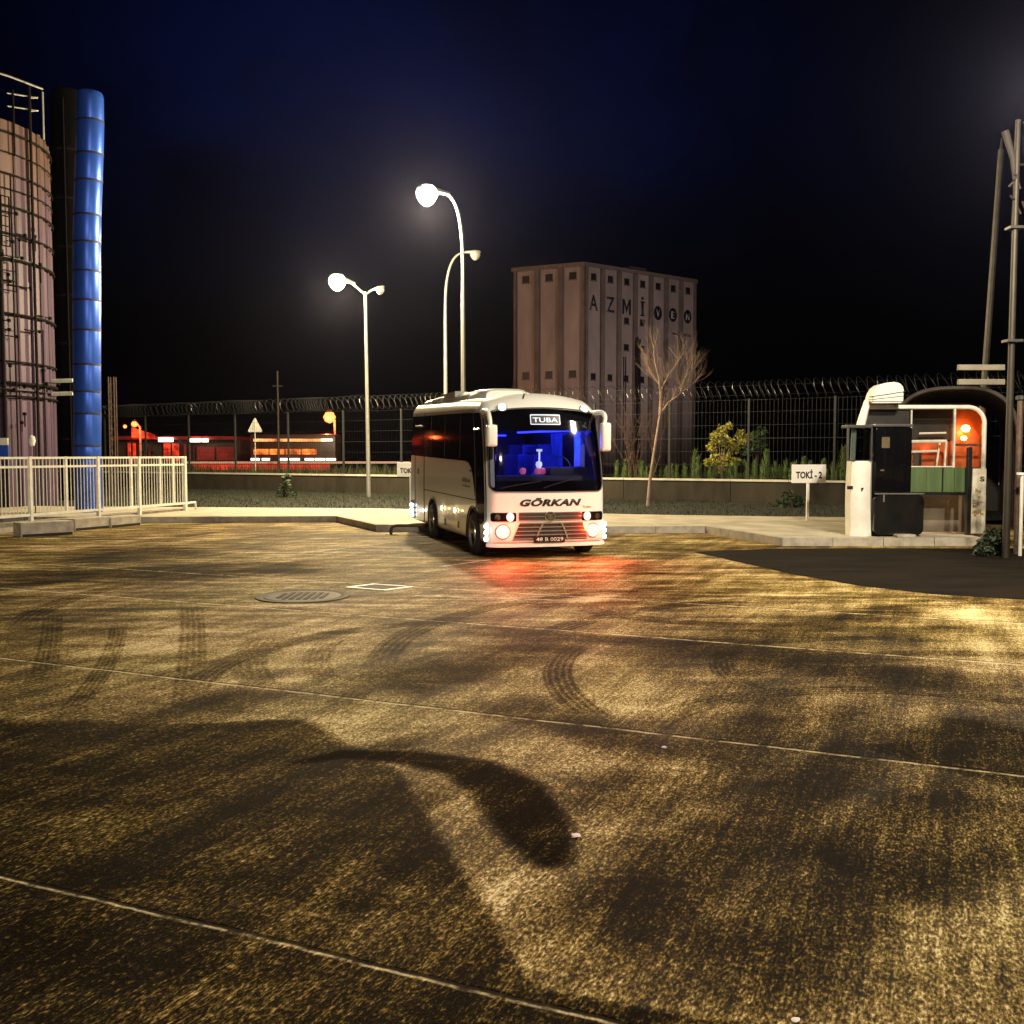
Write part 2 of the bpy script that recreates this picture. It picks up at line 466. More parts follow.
# wall line (plan)
W0 = Vector((7.5, 34, 0)); Wd = Vector((-16.9, 10, 0)).normalized()
def wl(s, off=0.0, z=0.0):      # s metres along the wall to the left, off metres beyond it
    n = Vector((-Wd.y, Wd.x, 0)); n = n if n.y > 0 else -n
    return W0 + Wd * s + n * off + Vector((0, 0, z))
def wall_s(px):                 # s where the pixel column crosses the wall
    u = (px - 512) / F
    return (u * W0.y - W0.x) / (Wd.x - u * Wd.y)
SR, SL = -16.0, 48.0

# grass strip
gm, gnt, gb = newmat('grass_blades')
oi = gnt.new('ShaderNodeNewGeometry')
f = noise(gnt, oi.outputs['Position'], 1.2, 3)
gnt.l.new(ramp(gnt, f, [(.35, (0.004, 0.009, 0.002)), (.65, (0.013, 0.021, 0.005))]), gb.inputs['Base Color']); gb.inputs['Roughness'].default_value = 0.7
lawn = mat('lawn_soil', (0.010, 0.013, 0.005), 0.95, var=0.4, vscale=2)
fl, frr = pv[-1], pv[len(kp)]
gp = [Vector((30, 24.3, 0)), pv[-4], pv[-3], pv[-2], pv[-1], wl(SL), wl(SR)]
g = MB(); g.bm.faces.new([g.bm.verts.new((p.x, p.y, 0.08)) for p in gp])
tag(g.build('lawn_strip', lawn), kind='structure')
def inpoly(x, y, P):
    r = False; n = len(P); j = n - 1
    for i in range(n):
        if ((P[i].y > y) != (P[j].y > y)) and (x < (P[j].x - P[i].x) * (y - P[i].y) / (P[j].y - P[i].y) + P[i].x): r = not r
        j = i
    return r
def blade(bm, p, h, w, a, lean):
    d = Vector((math.cos(a), math.sin(a), 0)); l = Vector((random.uniform(-1, 1), random.uniform(-1, 1), 0)) * lean
    v = [bm.verts.new(p - d * w), bm.verts.new(p + d * w), bm.verts.new(p + l * .4 + Vector((0, 0, h * .6)) + d * w * .6), bm.verts.new(p + l + Vector((0, 0, h)))]
    bm.faces.new((v[0], v[1], v[2])); bm.faces.new((v[0], v[2], v[3]))
g = MB(); n = 0
while n < 14000:
    x = random.uniform(-14, 13); y = random.uniform(24, 46)
    if abs(x) > .55 * y: continue
    if inpoly(x, y, gp):
        blade(g.bm, Vector((x, y, .07)), random.uniform(.04, .12), .008, random.uniform(0, PI), .06); n += 1
tag(g.build('grass', gm, recalc=False), 'short dark grass between the pavement and the low concrete wall', 'grass', kind='stuff')
g = MB()
for i in range(9000):
    s = random.uniform(-6, 40); off = random.uniform(.5, 5)
    h = random.uniform(.4, 1.1) * (1.25 if s > 8 else .8)
    blade(g.bm, wl(s, off, 0), h, .02, random.uniform(0, PI), .3)
wm = mat('dry_weeds', (0.06, 0.065, 0.022), 0.8, var=0.4, vscale=1)
tag(g.build('weeds', wm, recalc=False), 'tall dry weeds growing behind the low concrete wall', 'weeds', kind='stuff')

# distant hills
hill = mat('dark_hill', (0.02, 0.025, 0.015), 1.0, var=0.4, vscale=0.02)
g = MB(); prev = None
for k in range(161):
    x = -700 + k * 8.75
    h = 26 + 16 * mnoise.noise(Vector((x * .006, 1.3, 0))) + 5 * mnoise.noise(Vector((x * .03, 4.3, 0))) + 2.5 * mnoise.noise(Vector((x * .13, 8.3, 0)))
    h = h * (0.55 if x > 100 else 0.8)
    row = [g.bm.verts.new((x, 520, -1)), g.bm.verts.new((x, 560 + 10 * mnoise.noise(Vector((x * .02, 0, 5))), h * .7)), g.bm.verts.new((x, 640, h)), g.bm.verts.new((x, 760, -1))]
    if prev:
        for a in range(3): g.bm.faces.new((prev[a], row[a], row[a + 1], prev[a + 1]))
    prev = row
tag(g.build('hills', hill, smooth=True), kind='structure')

# ------------------------------------------------------------------ perimeter wall and security fence
wt = empty('perimeter_wall', wl(0), label='low grey concrete boundary wall with pale coping under the security fence', cat='wall')
WH = 0.80
n = Vector((-Wd.y, Wd.x, 0)); n = n if n.y > 0 else -n
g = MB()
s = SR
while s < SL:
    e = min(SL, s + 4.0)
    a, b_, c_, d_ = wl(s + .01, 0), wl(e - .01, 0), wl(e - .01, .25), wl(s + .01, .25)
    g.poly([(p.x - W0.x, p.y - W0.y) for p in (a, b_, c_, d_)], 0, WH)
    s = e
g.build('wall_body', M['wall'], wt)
g = MB(); s = SR
while s < SL:
    e = min(SL, s + 2.0)
    g.poly([(p.x - W0.x, p.y - W0.y) for p in (wl(s + .008, -.04), wl(e - .008, -.04), wl(e - .008, .29), wl(s + .008, .29))], WH + .003, WH + .07)
    s = e
g.build('coping', M['cap'], wt)

ft = empty('security_fence', wl(0, .12, WH + .07), label='tall dark mesh security fence topped with coiled razor wire', cat='fence')
fo = wl(0, .12, WH + .07)
FH = 2.75
posts_px = [833, 747, 668, 400, 342, 287, 234]
ss = sorted([wall_s(p) for p in posts_px])
lo, hi = ss[0], ss[-1]
while ss[0] > SR + 3: ss.insert(0, ss[0] - 3.0)
while ss[-1] < SL - 3: ss.append(ss[-1] + 3.1)
# fill big gap behind the coach
full = [ss[0]]
for v in ss[1:]:
    gap = v - full[-1]; k = max(1, round(gap / 3.0))
    a0 = full[-1]
    for j in range(1, k + 1): full.append(a0 + gap * j / k)
post_b = MB(); post_b.box((-.035, -.035, 0), (.035, .035, FH)); post_b.tube([(0, 0, FH), (0, .05, FH + .18), (0, .2, FH + .42)], .022, 6)
p0 = post_b.build('post', mat('fence_post_paint', (0.05, 0.053, 0.05), 0.45, 0.3), ft)
rot = math.atan2(-Wd.y, -Wd.x)
p0.location = wl(full[0], .12, WH + .07) - fo; p0.rotation_euler = (0, 0, rot)
for v in full[1:]:
    c_ = p0.copy(); C.objects.link(c_); c_.parent = ft; c_.location = wl(v, .12, WH + .07) - fo
wire = mat('fence_wire', (0.02, 0.022, 0.022), 0.5, 0.4, var=0.2)
g = MB()
ddx = -Wd
def fb(s0, s1, z, r):
    a = wl(s0, .12, 0) - wl(0, .12, 0); b_ = wl(s1, .12, 0) - wl(0, .12, 0)
    g.tube([a + Vector((0, 0, z)), b_ + Vector((0, 0, z))], r, 4)
for z in (.1, .5, .95, 1.4, 1.85, 2.3, 2.7): fb(full[0], full[-1], z, .007 if z != 1.4 else .014)
s = full[0]
while s < full[-1]:
    a = wl(s, .12, 0) - wl(0, .12, 0)
    g.tube([a + Vector((0, 0, .02)), a + Vector((0, 0, FH))], .0045, 3, cap=False); s += .14
g.build('mesh_panel', wire, ft)
rw = mat('razor_wire', (0.08, 0.083, 0.088), 0.35, 0.6, var=0.1)
g = MB(); coil = []
s = full[0]; ph = 0
while s < full[-1]:
    rr = .30 * (1 + .12 * mnoise.noise(Vector((s * .7, 0, 0)))); st = max(.12, .29 + .26 * mnoise.noise(Vector((s * .5, 9, 0))))
    ph += 2 * PI / 14; s += st / 14
    base = wl(s, .12, 0) - wl(0, .12, 0)
    coil.append(base + n * (math.cos(ph) * rr) + Vector((0, 0, FH + .30 + .03 * mnoise.noise(Vector((s * .5, 3, 0))) + math.sin(ph) * rr)) + Wd * (.12 * math.sin(ph)))
g.tube(coil, .009, 4)
g.build('razor_wire', rw, ft)
g = MB()
for z in (FH + .12, FH + .44):
    g.tube([wl(full[0], .12 + .1, 0) - wl(0, .12, 0) + Vector((0, 0, z)), wl(full[-1], .12 + .1, 0) - wl(0, .12, 0) + Vector((0, 0, z))], .004, 4)
g.build('tension_wire', wire, ft)

# ------------------------------------------------------------------ lamps
lamp_glow = emit('lamp_glow', (1.0, 0.86, 0.58), 60)
dead_lens = mat('unlit_lens', (0.3, 0.3, 0.28), 0.2)
pole_m = mat('lamp_pole_paint', (0.36, 0.36, 0.33), 0.4, 0.3, var=0.12, vscale=5)
def point(name, loc, col, power, r=0.2, parent=None):
    l = bpy.data.lights.new(name, 'POINT'); l.color = col; l.energy = power; l.shadow_soft_size = r
    o = bpy.data.objects.new(name, l); C.objects.link(o); o.location = loc
    if parent is not None: o.parent = parent
    return o
def spot(name, loc, target, col, power, ang=60, blend=.6, r=.1):
    l = bpy.data.lights.new(name, 'SPOT'); l.color = col; l.energy = power; l.spot_size = R(ang); l.spot_blend = blend; l.shadow_soft_size = r
    o = bpy.data.objects.new(name, l); C.objects.link(o); o.location = loc
    o.rotation_euler = (Vector(target) - Vector(loc)).to_track_quat('-Z', 'Y').to_euler()
    return o
def head(root, tip, dirv, lit, size=1.0, bowl=1.0):
    """cobra head at tip pointing along dirv"""
    d = Vector(dirv).normalized(); sd = d.cross(Vector((0, 0, 1))).normalized()
    m = face_mtx(tip, d, sd)          # x along the arm, y sideways, z = d x sd (down/up)
    up = 1 if (m.to_3x3() @ Vector((0, 0, 1))).z > 0 else -1
    g = MB(); rings = []
    for t, w, h in [(-.1, .045, .05), (0, .06, .06), (.2, .11, .09), (.45, .15, .10), (.62, .12, .07), (.68, .04, .03)]:
        rings.append([g.bm.verts.new(m @ Vector((t * size, w * size * math.cos(a), up * (h * size * max(-.25, math.sin(a)))))) for a in [2 * PI * k / 14 for k in range(14)]])
    for a, b_ in zip(rings[:-1], rings[1:]):
        for k in range(14): g.bm.faces.new((a[k], a[(k + 1) % 14], b_[(k + 1) % 14], b_[k]))
    g.bm.faces.new(rings[0]); g.bm.faces.new(rings[-1])
    h = g.build('lamp_head', pole_m, root, smooth=True)
    g = MB(); c = Vector((.45 * size, 0, -up * .04 * size))
    g.lathe([(0, .12 * size), (.14 * size, .10 * size), (.21 * size, .0), (.20 * size, -.11 * size), (.13 * size, -.22 * size), (.06 * size, -.27 * size), (0, -.28 * size)], (0, 0, 0), 'z', 20)
    for v in g.bm.verts: v.co = (m @ c) + v.co * bowl
    l = g.build('lens', lamp_glow if lit else dead_lens, h, smooth=True)
    return (m @ c) + Vector((0, 0, -.28 * size * bowl))
def bezier(p0, p1, p2, k=10):
    return [p0 * (1 - t)**2 + p1 * 2 * t * (1 - t) + p2 * t * t for t in [i / k for i in range(k + 1)]]
LW = (1.0, 0.78, 0.44)
# main lamp behind the coach
def curved_lamp(px, base_py_Y, top, reach, lit, label, drop=.0, power=0, size=1.0, rad=.085):
    Y = base_py_Y
    b = at(px, 470, Y); base = Vector((b.x, Y, 0))
    tipz = at(top[0], top[1], Y)
    root = empty('street_lamp', base, label=label, cat='street lamp', group='street lamps')
    H = tipz.z
    tip = Vector((tipz.x - base.x, reach, H))
    g = MB(); g.tube([(0, 0, 0), (0, 0, H * .55), (0, 0, H - 2.2)], [rad, rad * .8, rad * .62], 12)
    g.build('pole', pole_m, root, smooth=True)
    g = MB(); g.tube(bezier(Vector((0, 0, H - 2.2)), Vector((0, 0, H - .05)), tip, 14), rad * .62, 10, rad * .45)
    g.build('arm', pole_m, root, smooth=True)
    g = MB(); g.lathe([(.16, 0), (.16, .04), (.11, .08), (.10, .5), (rad, .55)], (0, 0, .0), 'z', 14)
    g.build('base_plate', M['galv'], root, smooth=True)
    d = Vector((tip.x, tip.y, .05))
    q = head(root, tip, d, lit, size, 1.12 if lit else 1.0)
    if lit: point('lamp_light', base + q + Vector((0, 0, -.12)), LW, power, .22)
    return root
curved_lamp(463.5, 31.0, (446, 196), -.25, True, 'tall grey lit street lamp with curved arm right behind the white coach', power=11500, size=1.35)
curved_lamp(446.0, 40.0, (464, 252), .15, False, 'unlit street lamp with curved arm turned right, behind the tall lit lamp', size=1.0, rad=.09)
# double arm lamp
b = at(368.5, 470, 38.0); base = Vector((b.x, 38.0, 0))
root = empty('street_lamp', base, label='straight double armed street lamp with only its left head lit, left of the coach', cat='street lamp', group='street lamps')
top = at(365.5, 292, 38.0); H = top.z
g = MB(); g.tube([(0, 0, 0), (top.x - base.x, 0, H)], .085, 12, .05); g.build('pole', pole_m, root, smooth=True)
tipL = at(352, 283, 38) - base; tipR = at(371, 291, 38) - base
tp = Vector((top.x - base.x, 0, H))
g = MB(); g.tube([tp - Vector((0, 0, .1)), tipL], .035, 8); g.build('arm', pole_m, root, smooth=True)
g = MB(); g.tube([tp - Vector((0, 0, .1)), tipR], .035, 8); g.build('arm', pole_m, root, smooth=True)
q = head(root, tipL, Vector((-1, -.25, .3)), True, 1.25, 1.2); point('lamp_light', base + q + Vector((0, 0, -.12)), LW, 7500, .22)
head(root, tipR, Vector((1, -.1, .3)), False, .8)
# lamp just beyond the right edge of the frame
tip = at(1075, 66, 12.5); base = Vector((tip.x + 1.4, 12.9, 0))
root = empty('street_lamp', base, label='lit street lamp with straight arm at the far right edge', cat='street lamp', group='street lamps')
g = MB(); g.tube([(0, 0, 0), (0, 0, tip.z + .2)], .08, 12, .05); g.build('pole', pole_m, root, smooth=True)
g = MB(); g.tube([(0, 0, tip.z + .1), tip - base], .04, 8); g.build('arm', pole_m, root, smooth=True)
q = head(root, tip - base, Vector((-1, -.2, .05)), True, .7); point('lamp_light', base + q + Vector((0, 0, -.1)), (1, .84, .62), 3600, .15)
# yard lamp behind the photographer
base = Vector((3.2, -9.0, 0))
root = empty('street_lamp', base, label='lit yard lamp standing behind the viewer', cat='street lamp', group='street lamps')
g = MB(); g.tube([(0, 0, 0), (0, 0, 12.8)], .09, 12, .06); g.build('pole', pole_m, root, smooth=True)
g = MB(); g.tube([(0, 0, 12.7), (.6, 1.1, 13.0)], .04, 8); g.build('arm', pole_m, root, smooth=True)
q = head(root, Vector((.6, 1.1, 13.0)), Vector((.6, 1.1, .1)), True, .6); point('lamp_light', base + q + Vector((0, 0, -.15)), (1, .87, .66), 12500, .2)

# ------------------------------------------------------------------ coach
exec_bus = True
HW, LEN, ZB, ZT = 1.03, 7.15, 0.24, 2.60
RX = 0.17
def sstep(a, b, t):
    t = max(0, min(1, (t - a) / (b - a))); return t * t * (3 - 2 * t)
def D(x, y, z):
    """bend the rounded box into the coach: raked screen, bowed front, crowned roof, slight tumblehome"""
    ff = 1 - sstep(0, 2.4, y)
    hz = max(0, z - 1.0) / 1.5
    yy = y + ff * (0.34 * hz**1.5 + 0.12 * (x / HW)**2 + 0.05 * max(0, .62 - z))
    if z > 2.35: yy += ff * 1.1 * (z - 2.35)
    rf = sstep(LEN - 1.2, LEN, y)
    yy -= rf * (0.10 * (x / HW)**2 + 0.18 * max(0, z - 1.3))
    zz = z + 0.025 * y * max(0, z - .3) / 2.3
    zz += 0.14 * sstep(2.2, 2.6, z) * (1 - (x / HW)**2)
    xx = x * (1 - 0.018 * max(0, z - 1.1)**1.4)
    return Vector((xx, yy, zz))
RB = 0.10
def rbox(x, y, z):
    """nearest rounding of a box surface point; sharper at the bottom"""
    c = Vector((0, LEN / 2, (ZB + ZT) / 2)); h = Vector((HW, LEN / 2, (ZT - ZB) / 2))
    p = Vector((x, y, z)) - c
    r = RX if p.z > -h.z + .4 else RX * .55
    q = Vector([max(-(h[i] - r), min(h[i] - r, p[i])) for i in range(3)])
    d = p - q
    if d.length > 1e-9: d = d.normalized() * r
    return q + d + c
def S_front(x, z, off=0.0):
    h = HW - RX; dx = max(0, abs(x) - h); dz = max(0, z - (ZT - RX))
    dd = min(RX * RX, dx * dx + dz * dz)
    def pt(x_, z_):
        dx = max(0, abs(x_) - h); dz = max(0, z_ - (ZT - RX)); e = min(RX * RX * .999, dx * dx + dz * dz)
        return D(x_, RX - math.sqrt(RX * RX - e), z_)
    p = pt(x, z)
    if off:
        e = .004
        a = pt(x + e, z) - pt(x - e, z); b_ = pt(x, z + e) - pt(x, z - e)
        p = p + a.cross(b_).normalized() * off
    return p
def S_left(y, z, off=0.0, sgn=-1):
    def pt(y_, z_):
        dz = max(0, z_ - (ZT - RX)); dy = max(0, RX - y_, y_ - (LEN - RX)); e = min(RX * RX * .999, dz * dz + dy * dy)
        return D(sgn * (HW - RX + math.sqrt(RX * RX - e)), y_, z_)
    p = pt(y, z)
    if off:
        e = .004
        a = pt(y + e, z) - pt(y - e, z); b_ = pt(y, z + e) - pt(y, z - e)
        nn = a.cross(b_).normalized()
        if nn.x * sgn < 0: nn = -nn
        p = p + nn * off
    return p
def S_right(y, z, off=0.0): return S_left(y, z, off, 1)
def rrect(a0, b0, a1, b1, r, k=4):
    out = []
    for cx, cy, s0 in ((a1 - r, b1 - r, 0), (a0 + r, b1 - r, 90), (a0 + r, b0 + r, 180), (a1 - r, b0 + r, 270)):
        for i in range(k + 1):
            a = R(s0 + 90 * i / k); out.append((cx + r * math.cos(a), cy + r * math.sin(a)))
    return out
def disc2(cx, cy, rx, ry=None, k=20):
    ry = ry or rx
    return [(cx + rx * math.cos(2 * PI * i / k), cy + ry * math.sin(2 * PI * i / k)) for i in range(k)]
def gridcut(bm, res):
    for ax in (0, 1):
        vals = [v.co[ax] for v in bm.verts]; lo_, hi_ = min(vals), max(vals)
        k = int((hi_ - lo_) / res)
        for i in range(1, k + 1):
            t = lo_ + (hi_ - lo_) * i / (k + 1)
            co = [0, 0, 0]; no = [0, 0, 0]; co[ax] = t; no[ax] = 1
            bmesh.ops.bisect_plane(bm, geom=bm.verts[:] + bm.edges[:] + bm.faces[:], plane_co=co, plane_no=no)
def wrap(bm, surf, off, th):
    r = bmesh.ops.extrude_face_region(bm, geom=list(bm.faces))
    nv = [g_ for g_ in r['geom'] if isinstance(g_, bmesh.types.BMVert)]
    for v in nv: v.co.z = 1
    for v in bm.verts: v.co = surf(v.co.x, v.co.y, off + (th if v.co.z > .5 else 0))
    return bm
def panel(name, polys, surf, off, th, m, parent, res=.12, smooth=True):
    bm = bmesh.new()
    if isinstance(polys[0][0], (int, float)): polys = [polys]
    for P in polys: bm.faces.new([bm.verts.new((a, b_, 0)) for a, b_ in P])
    bmesh.ops.recalc_face_normals(bm, faces=bm.faces)
    if res: gridcut(bm, res)
    return obj_from_bm(wrap(bm, surf, off, th), name, m, parent, smooth, 30)
def ringpanel(name, P, width, surf, off, th, m, parent):
    cx = sum(p[0] for p in P) / len(P); cy = sum(p[1] for p in P) / len(P)
    bm = bmesh.new(); k = len(P)
    o_ = [bm.verts.new((a, b_, 0)) for a, b_ in P]; i_ = []
    for j in range(k):
        t = Vector((P[(j + 1) % k][0] - P[j - 1][0], P[(j + 1) % k][1] - P[j - 1][1])); t.normalize()
        nn = Vector((-t.y, t.x))
        if nn.dot(Vector((cx - P[j][0], cy - P[j][1]))) < 0: nn = -nn
        i_.append(bm.verts.new((P[j][0] + nn.x * width, P[j][1] + nn.y * width, 0)))
    for j in range(k): bm.faces.new((o_[j], o_[(j + 1) % k], i_[(j + 1) % k], i_[j]))
    gridcut(bm, .15)
    return obj_from_bm(wrap(bm, surf, off, th), name, m, parent, True, 30)
def strip(P, w):                 # 2D polyline to a polygon of width w
    L = []; Rr = []
    for j, p in enumerate(P):
        a = P[max(0, j - 1)]; b_ = P[min(len(P) - 1, j + 1)]
        t = Vector((b_[0] - a[0], b_[1] - a[1])).normalized()
        L.append((p[0] - t.y * w / 2, p[1] + t.x * w / 2)); Rr.append((p[0] + t.y * w / 2, p[1] - t.x * w / 2))
    return L + Rr[::-1]
def text_on(name, txt, c, w, h, surf, m, parent, mirror=False, **kw):
    bm = fit_text(txt, w, h, **kw)
    bmesh.ops.triangulate(bm, faces=bm.faces)
    gridcut(bm, .12)
    for v in bm.verts: v.co = Vector((c[0] + (-v.co.x if mirror else v.co.x), c[1] + v.co.y, 0))
    return obj_from_bm(wrap(bm, surf, .0035, .003), name, m, parent, False)

# materials of the coach
bm_, bnt, bb = newmat('coach_paint')
tc = bnt.new('ShaderNodeTexCoord'); geo = bnt.new('ShaderNodeNewGeometry')
dirt = noise(bnt, tc.outputs['Object'], 2.5, 5, .65)
sepz = bnt.new('ShaderNodeSeparateXYZ'); bnt.l.new(tc.outputs['Object'], sepz.inputs[0])
low = E(bnt, sepz.outputs[2]).sm(0.2, 0.9, 1.0, 0.0) * dirt.sm(.35, .7)
c0 = mixc(bnt, low * 0.5, (0.80, 0.80, 0.74), (0.42, 0.36, 0.27))
c1 = mixc(bnt, E(bnt, geo.outputs['Backfacing']), c0, (0.03, 0.03, 0.035))
bnt.l.new(c1, bb.inputs['Base Color']); bb.inputs['Roughness'].default_value = 0.32
bb.inputs['Coat Weight'].default_value = 0.6; bb.inputs['Coat Roughness'].default_value = 0.06
M['coach'] = bm_
M['seam'] = mat('door_seam', (0.02, 0.02, 0.018), 0.6)
M['matte'] = mat('matte_black', (0.0025, 0.0025, 0.003), 0.7, var=.1, spec=.08)
M['grille'] = mat('dark_grille', (0.03, 0.025, 0.022), 0.45)
M['silver'] = mat('silver_trim', (0.55, 0.54, 0.5), 0.25, 0.8, var=0.1)
M['screen'] = glass('windscreen_glass', (0.80, 0.82, 0.9))
M['letter'] = mat('black_vinyl', (0.012, 0.014, 0.02), 0.4)
lamp_white = emit('cool_led', (0.85, 0.95, 1.0), 9)
lamp_brow = emit('brow_marker', (1.0, 0.96, 0.8), 7)
lamp_fog = emit('fog_lamp_glow', (1.0, 0.62, 0.50), 1.7)
lamp_head = emit('headlamp_glow', (1.0, 0.66, 0.54), 1.7)
lamp_amber = emit('amber_marker', (1.0, 0.80, 0.42), 9)

ANG = math.asin(0.279)
fl = gr(487, 560)
bus = empty('coach', (0, 0, 0), ANG, 'white midibus with lit headlamps, dark windows and blue lit cabin, parked in the yard', 'bus')
off = Matrix.Rotation(ANG, 4, 'Z') @ Vector((-HW, .12, 0))
bus.location = (fl.x - off.x, fl.y - off.y, 0)

# body: rounded box grid
def gridvals(lo_, hi_, r, n, extra=()):
    v = [lo_ + r * i / 6 for i in range(6)] + [hi_ - r * i / 6 for i in range(6)] + [lo_ + r + (hi_ - lo_ - 2 * r) * i / n for i in range(n + 1)] + list(extra)
    v = sorted(v); o = [v[0]]
    for a in v[1:]:
        if a - o[-1] > .004: o.append(a)
    return o
gx = gridvals(-HW, HW, RX, 12, (-.9, .9)); gy = gridvals(0, LEN, RX, 30); gz = gridvals(ZB, ZT, RX, 14, (1.2, 2.3))
bm = bmesh.new(); cache = {}
def vert(x, y, z):
    k = (round(x, 4), round(y, 4), round(z, 4))
    if k not in cache: cache[k] = bm.verts.new(D(*rbox(x, y, z)))
    return cache[k]
delface = []
def face(a, b_, c_, d_, tagf=False):
    try:
        f_ = bm.faces.new((vert(*a), vert(*b_), vert(*c_), vert(*d_)))
        if tagf: f_.material_index = 1
    except ValueError: pass
for i in range(len(gx) - 1):
    for j in range(len(gz) - 1):
        x0, x1, z0, z1 = gx[i], gx[i + 1], gz[j], gz[j + 1]
        hole = x0 > -.905 and x1 < .905 and z0 > 1.195 and z1 < 2.305
        face((x0, 0, z0), (x1, 0, z0), (x1, 0, z1), (x0, 0, z1), hole)
        face((x0, LEN, z0), (x0, LEN, z1), (x1, LEN, z1), (x1, LEN, z0))
for i in range(len(gy) - 1):
    for j in range(len(gz) - 1):
        y0, y1, z0, z1 = gy[i], gy[i + 1], gz[j], gz[j + 1]
        face((-HW, y0, z0), (-HW, y0, z1), (-HW, y1, z1), (-HW, y1, z0))
        face((HW, y0, z0), (HW, y1, z0), (HW, y1, z1), (HW, y0, z1))
for i in range(len(gx) - 1):
    for j in range(len(gy) - 1):
        x0, x1, y0, y1 = gx[i], gx[i + 1], gy[j], gy[j + 1]
        face((x0, y0, ZB), (x0, y1, ZB), (x1, y1, ZB), (x1, y0, ZB))
        face((x0, y0, ZT), (x1, y0, ZT), (x1, y1, ZT), (x0, y1, ZT))
bmesh.ops.recalc_face_normals(bm, faces=bm.faces)
body = obj_from_bm(bm, 'body', M['coach'], bus, True, 50)
body.data.materials.append(M['black'])
FWY, RWY, WR = 1.0, 4.45, 0.365
cm = bmesh.new()
for yy in (FWY, RWY):
    for sx in (-1, 1):
        b0 = MB(); b0.bm.free(); b0.bm = cm
        b0.lathe([(0, -.45), (WR + .085, -.45), (WR + .085, .45), (0, .45)], (sx * 1.15, yy, WR), 'x', 40)
me = bpy.data.meshes.new('cut'); bmesh.ops.recalc_face_normals(cm, faces=cm.faces); cm.to_mesh(me); cm.free()
cut = bpy.data.objects.new('cut', me); C.objects.link(cut); me.materials.append(M['black'])
cut.parent = bus
md = body.modifiers.new('arch', 'BOOLEAN'); md.object = cut; md.operation = 'DIFFERENCE'; md.solver = 'EXACT'
bpy.context.view_layer.update()
dg = bpy.context.evaluated_depsgraph_get()
nm = bpy.data.meshes.new_from_object(body.evaluated_get(dg))
body.modifiers.clear(); body.data = nm; nm.name = 'body'
bpy.data.objects.remove(cut)
bm = bmesh.new(); bm.from_mesh(nm)
hole = []
inv = 1
for f_ in bm.faces:
    c_ = f_.calc_center_median()
    if f_.material_index == 1 and abs(c_.x) < .9 and 1.19 < c_.z < 2.42 and c_.y < .75: hole.append(f_)
bmesh.ops.delete(bm, geom=hole, context='FACES')
bm.to_mesh(nm); bm.free()
for p in nm.polygons: p.use_smooth = True
nm.set_sharp_from_angle(angle=R(35))

# windscreen: black border, glass, header
WP = rrect(-.975, 1.10, .975, 2.40, .13, 6)
ws = panel('windscreen', WP, S_front, .006, .004, M['screen'], bus, .08)
ringpanel('screen_border', WP, .10, S_front, .002, .003, M['matte'], ws)
panel('screen_header', rrect(-.9, 2.10, .9, 2.33, .02, 2), S_front, .0005, .003, M['matte'], ws)
panel('lower_mask', rrect(-.9, 1.17, .9, 1.28, .02, 2), S_front, .0005, .003, M['matte'], ws)
ringpanel('screen_seal', rrect(-.985, 1.09, .985, 2.41, .14, 6), .014, S_front, .003, .010, M['silver'], ws)
# destination plate
pl_o = panel('destination_board', rrect(-.265, 2.19, .27, 2.335, .01, 2), S_front, .011, .004, M['black'], bus, .1)
white_lit = emit('lit_lettering', (0.9, 0.95, 1.0), 1.3)
def offs(k):
    return lambda a, b_, o_=0.0: S_front(a, b_, o_ + k)
ringpanel('board_frame', rrect(-.26, 2.195, .265, 2.33, .012, 2), .011, offs(.016), .0, .003, white_lit, pl_o)
text_on('lettering', 'TUBA', (.0025, 2.2625), .44, .062, offs(.014), white_lit, pl_o, bold=.012)
# wipers
g = MB()
for (x0, x1, zz0, zz1) in ((-.1, .55, 1.16, 1.33), (-.8, -.15, 1.16, 1.27)):
    pts = [S_front(x0 + (x1 - x0) * t, zz0 + (zz1 - zz0) * (t**.8), .022) for t in [i / 8 for i in range(9)]]
    g.tube(pts, .009, 6)
g.build('wiper', M['black'], bus, smooth=True)
# front lettering
text_on('lettering', 'GÖRKAN', (.03, .935), 1.06, .14, S_front, M['letter'], bus, bold=.050, shear=.3, spacing=1.06)
text_on('lettering', 'Turizm', (.66, .845), .15, .035, S_front, M['letter'], bus, shear=.3)
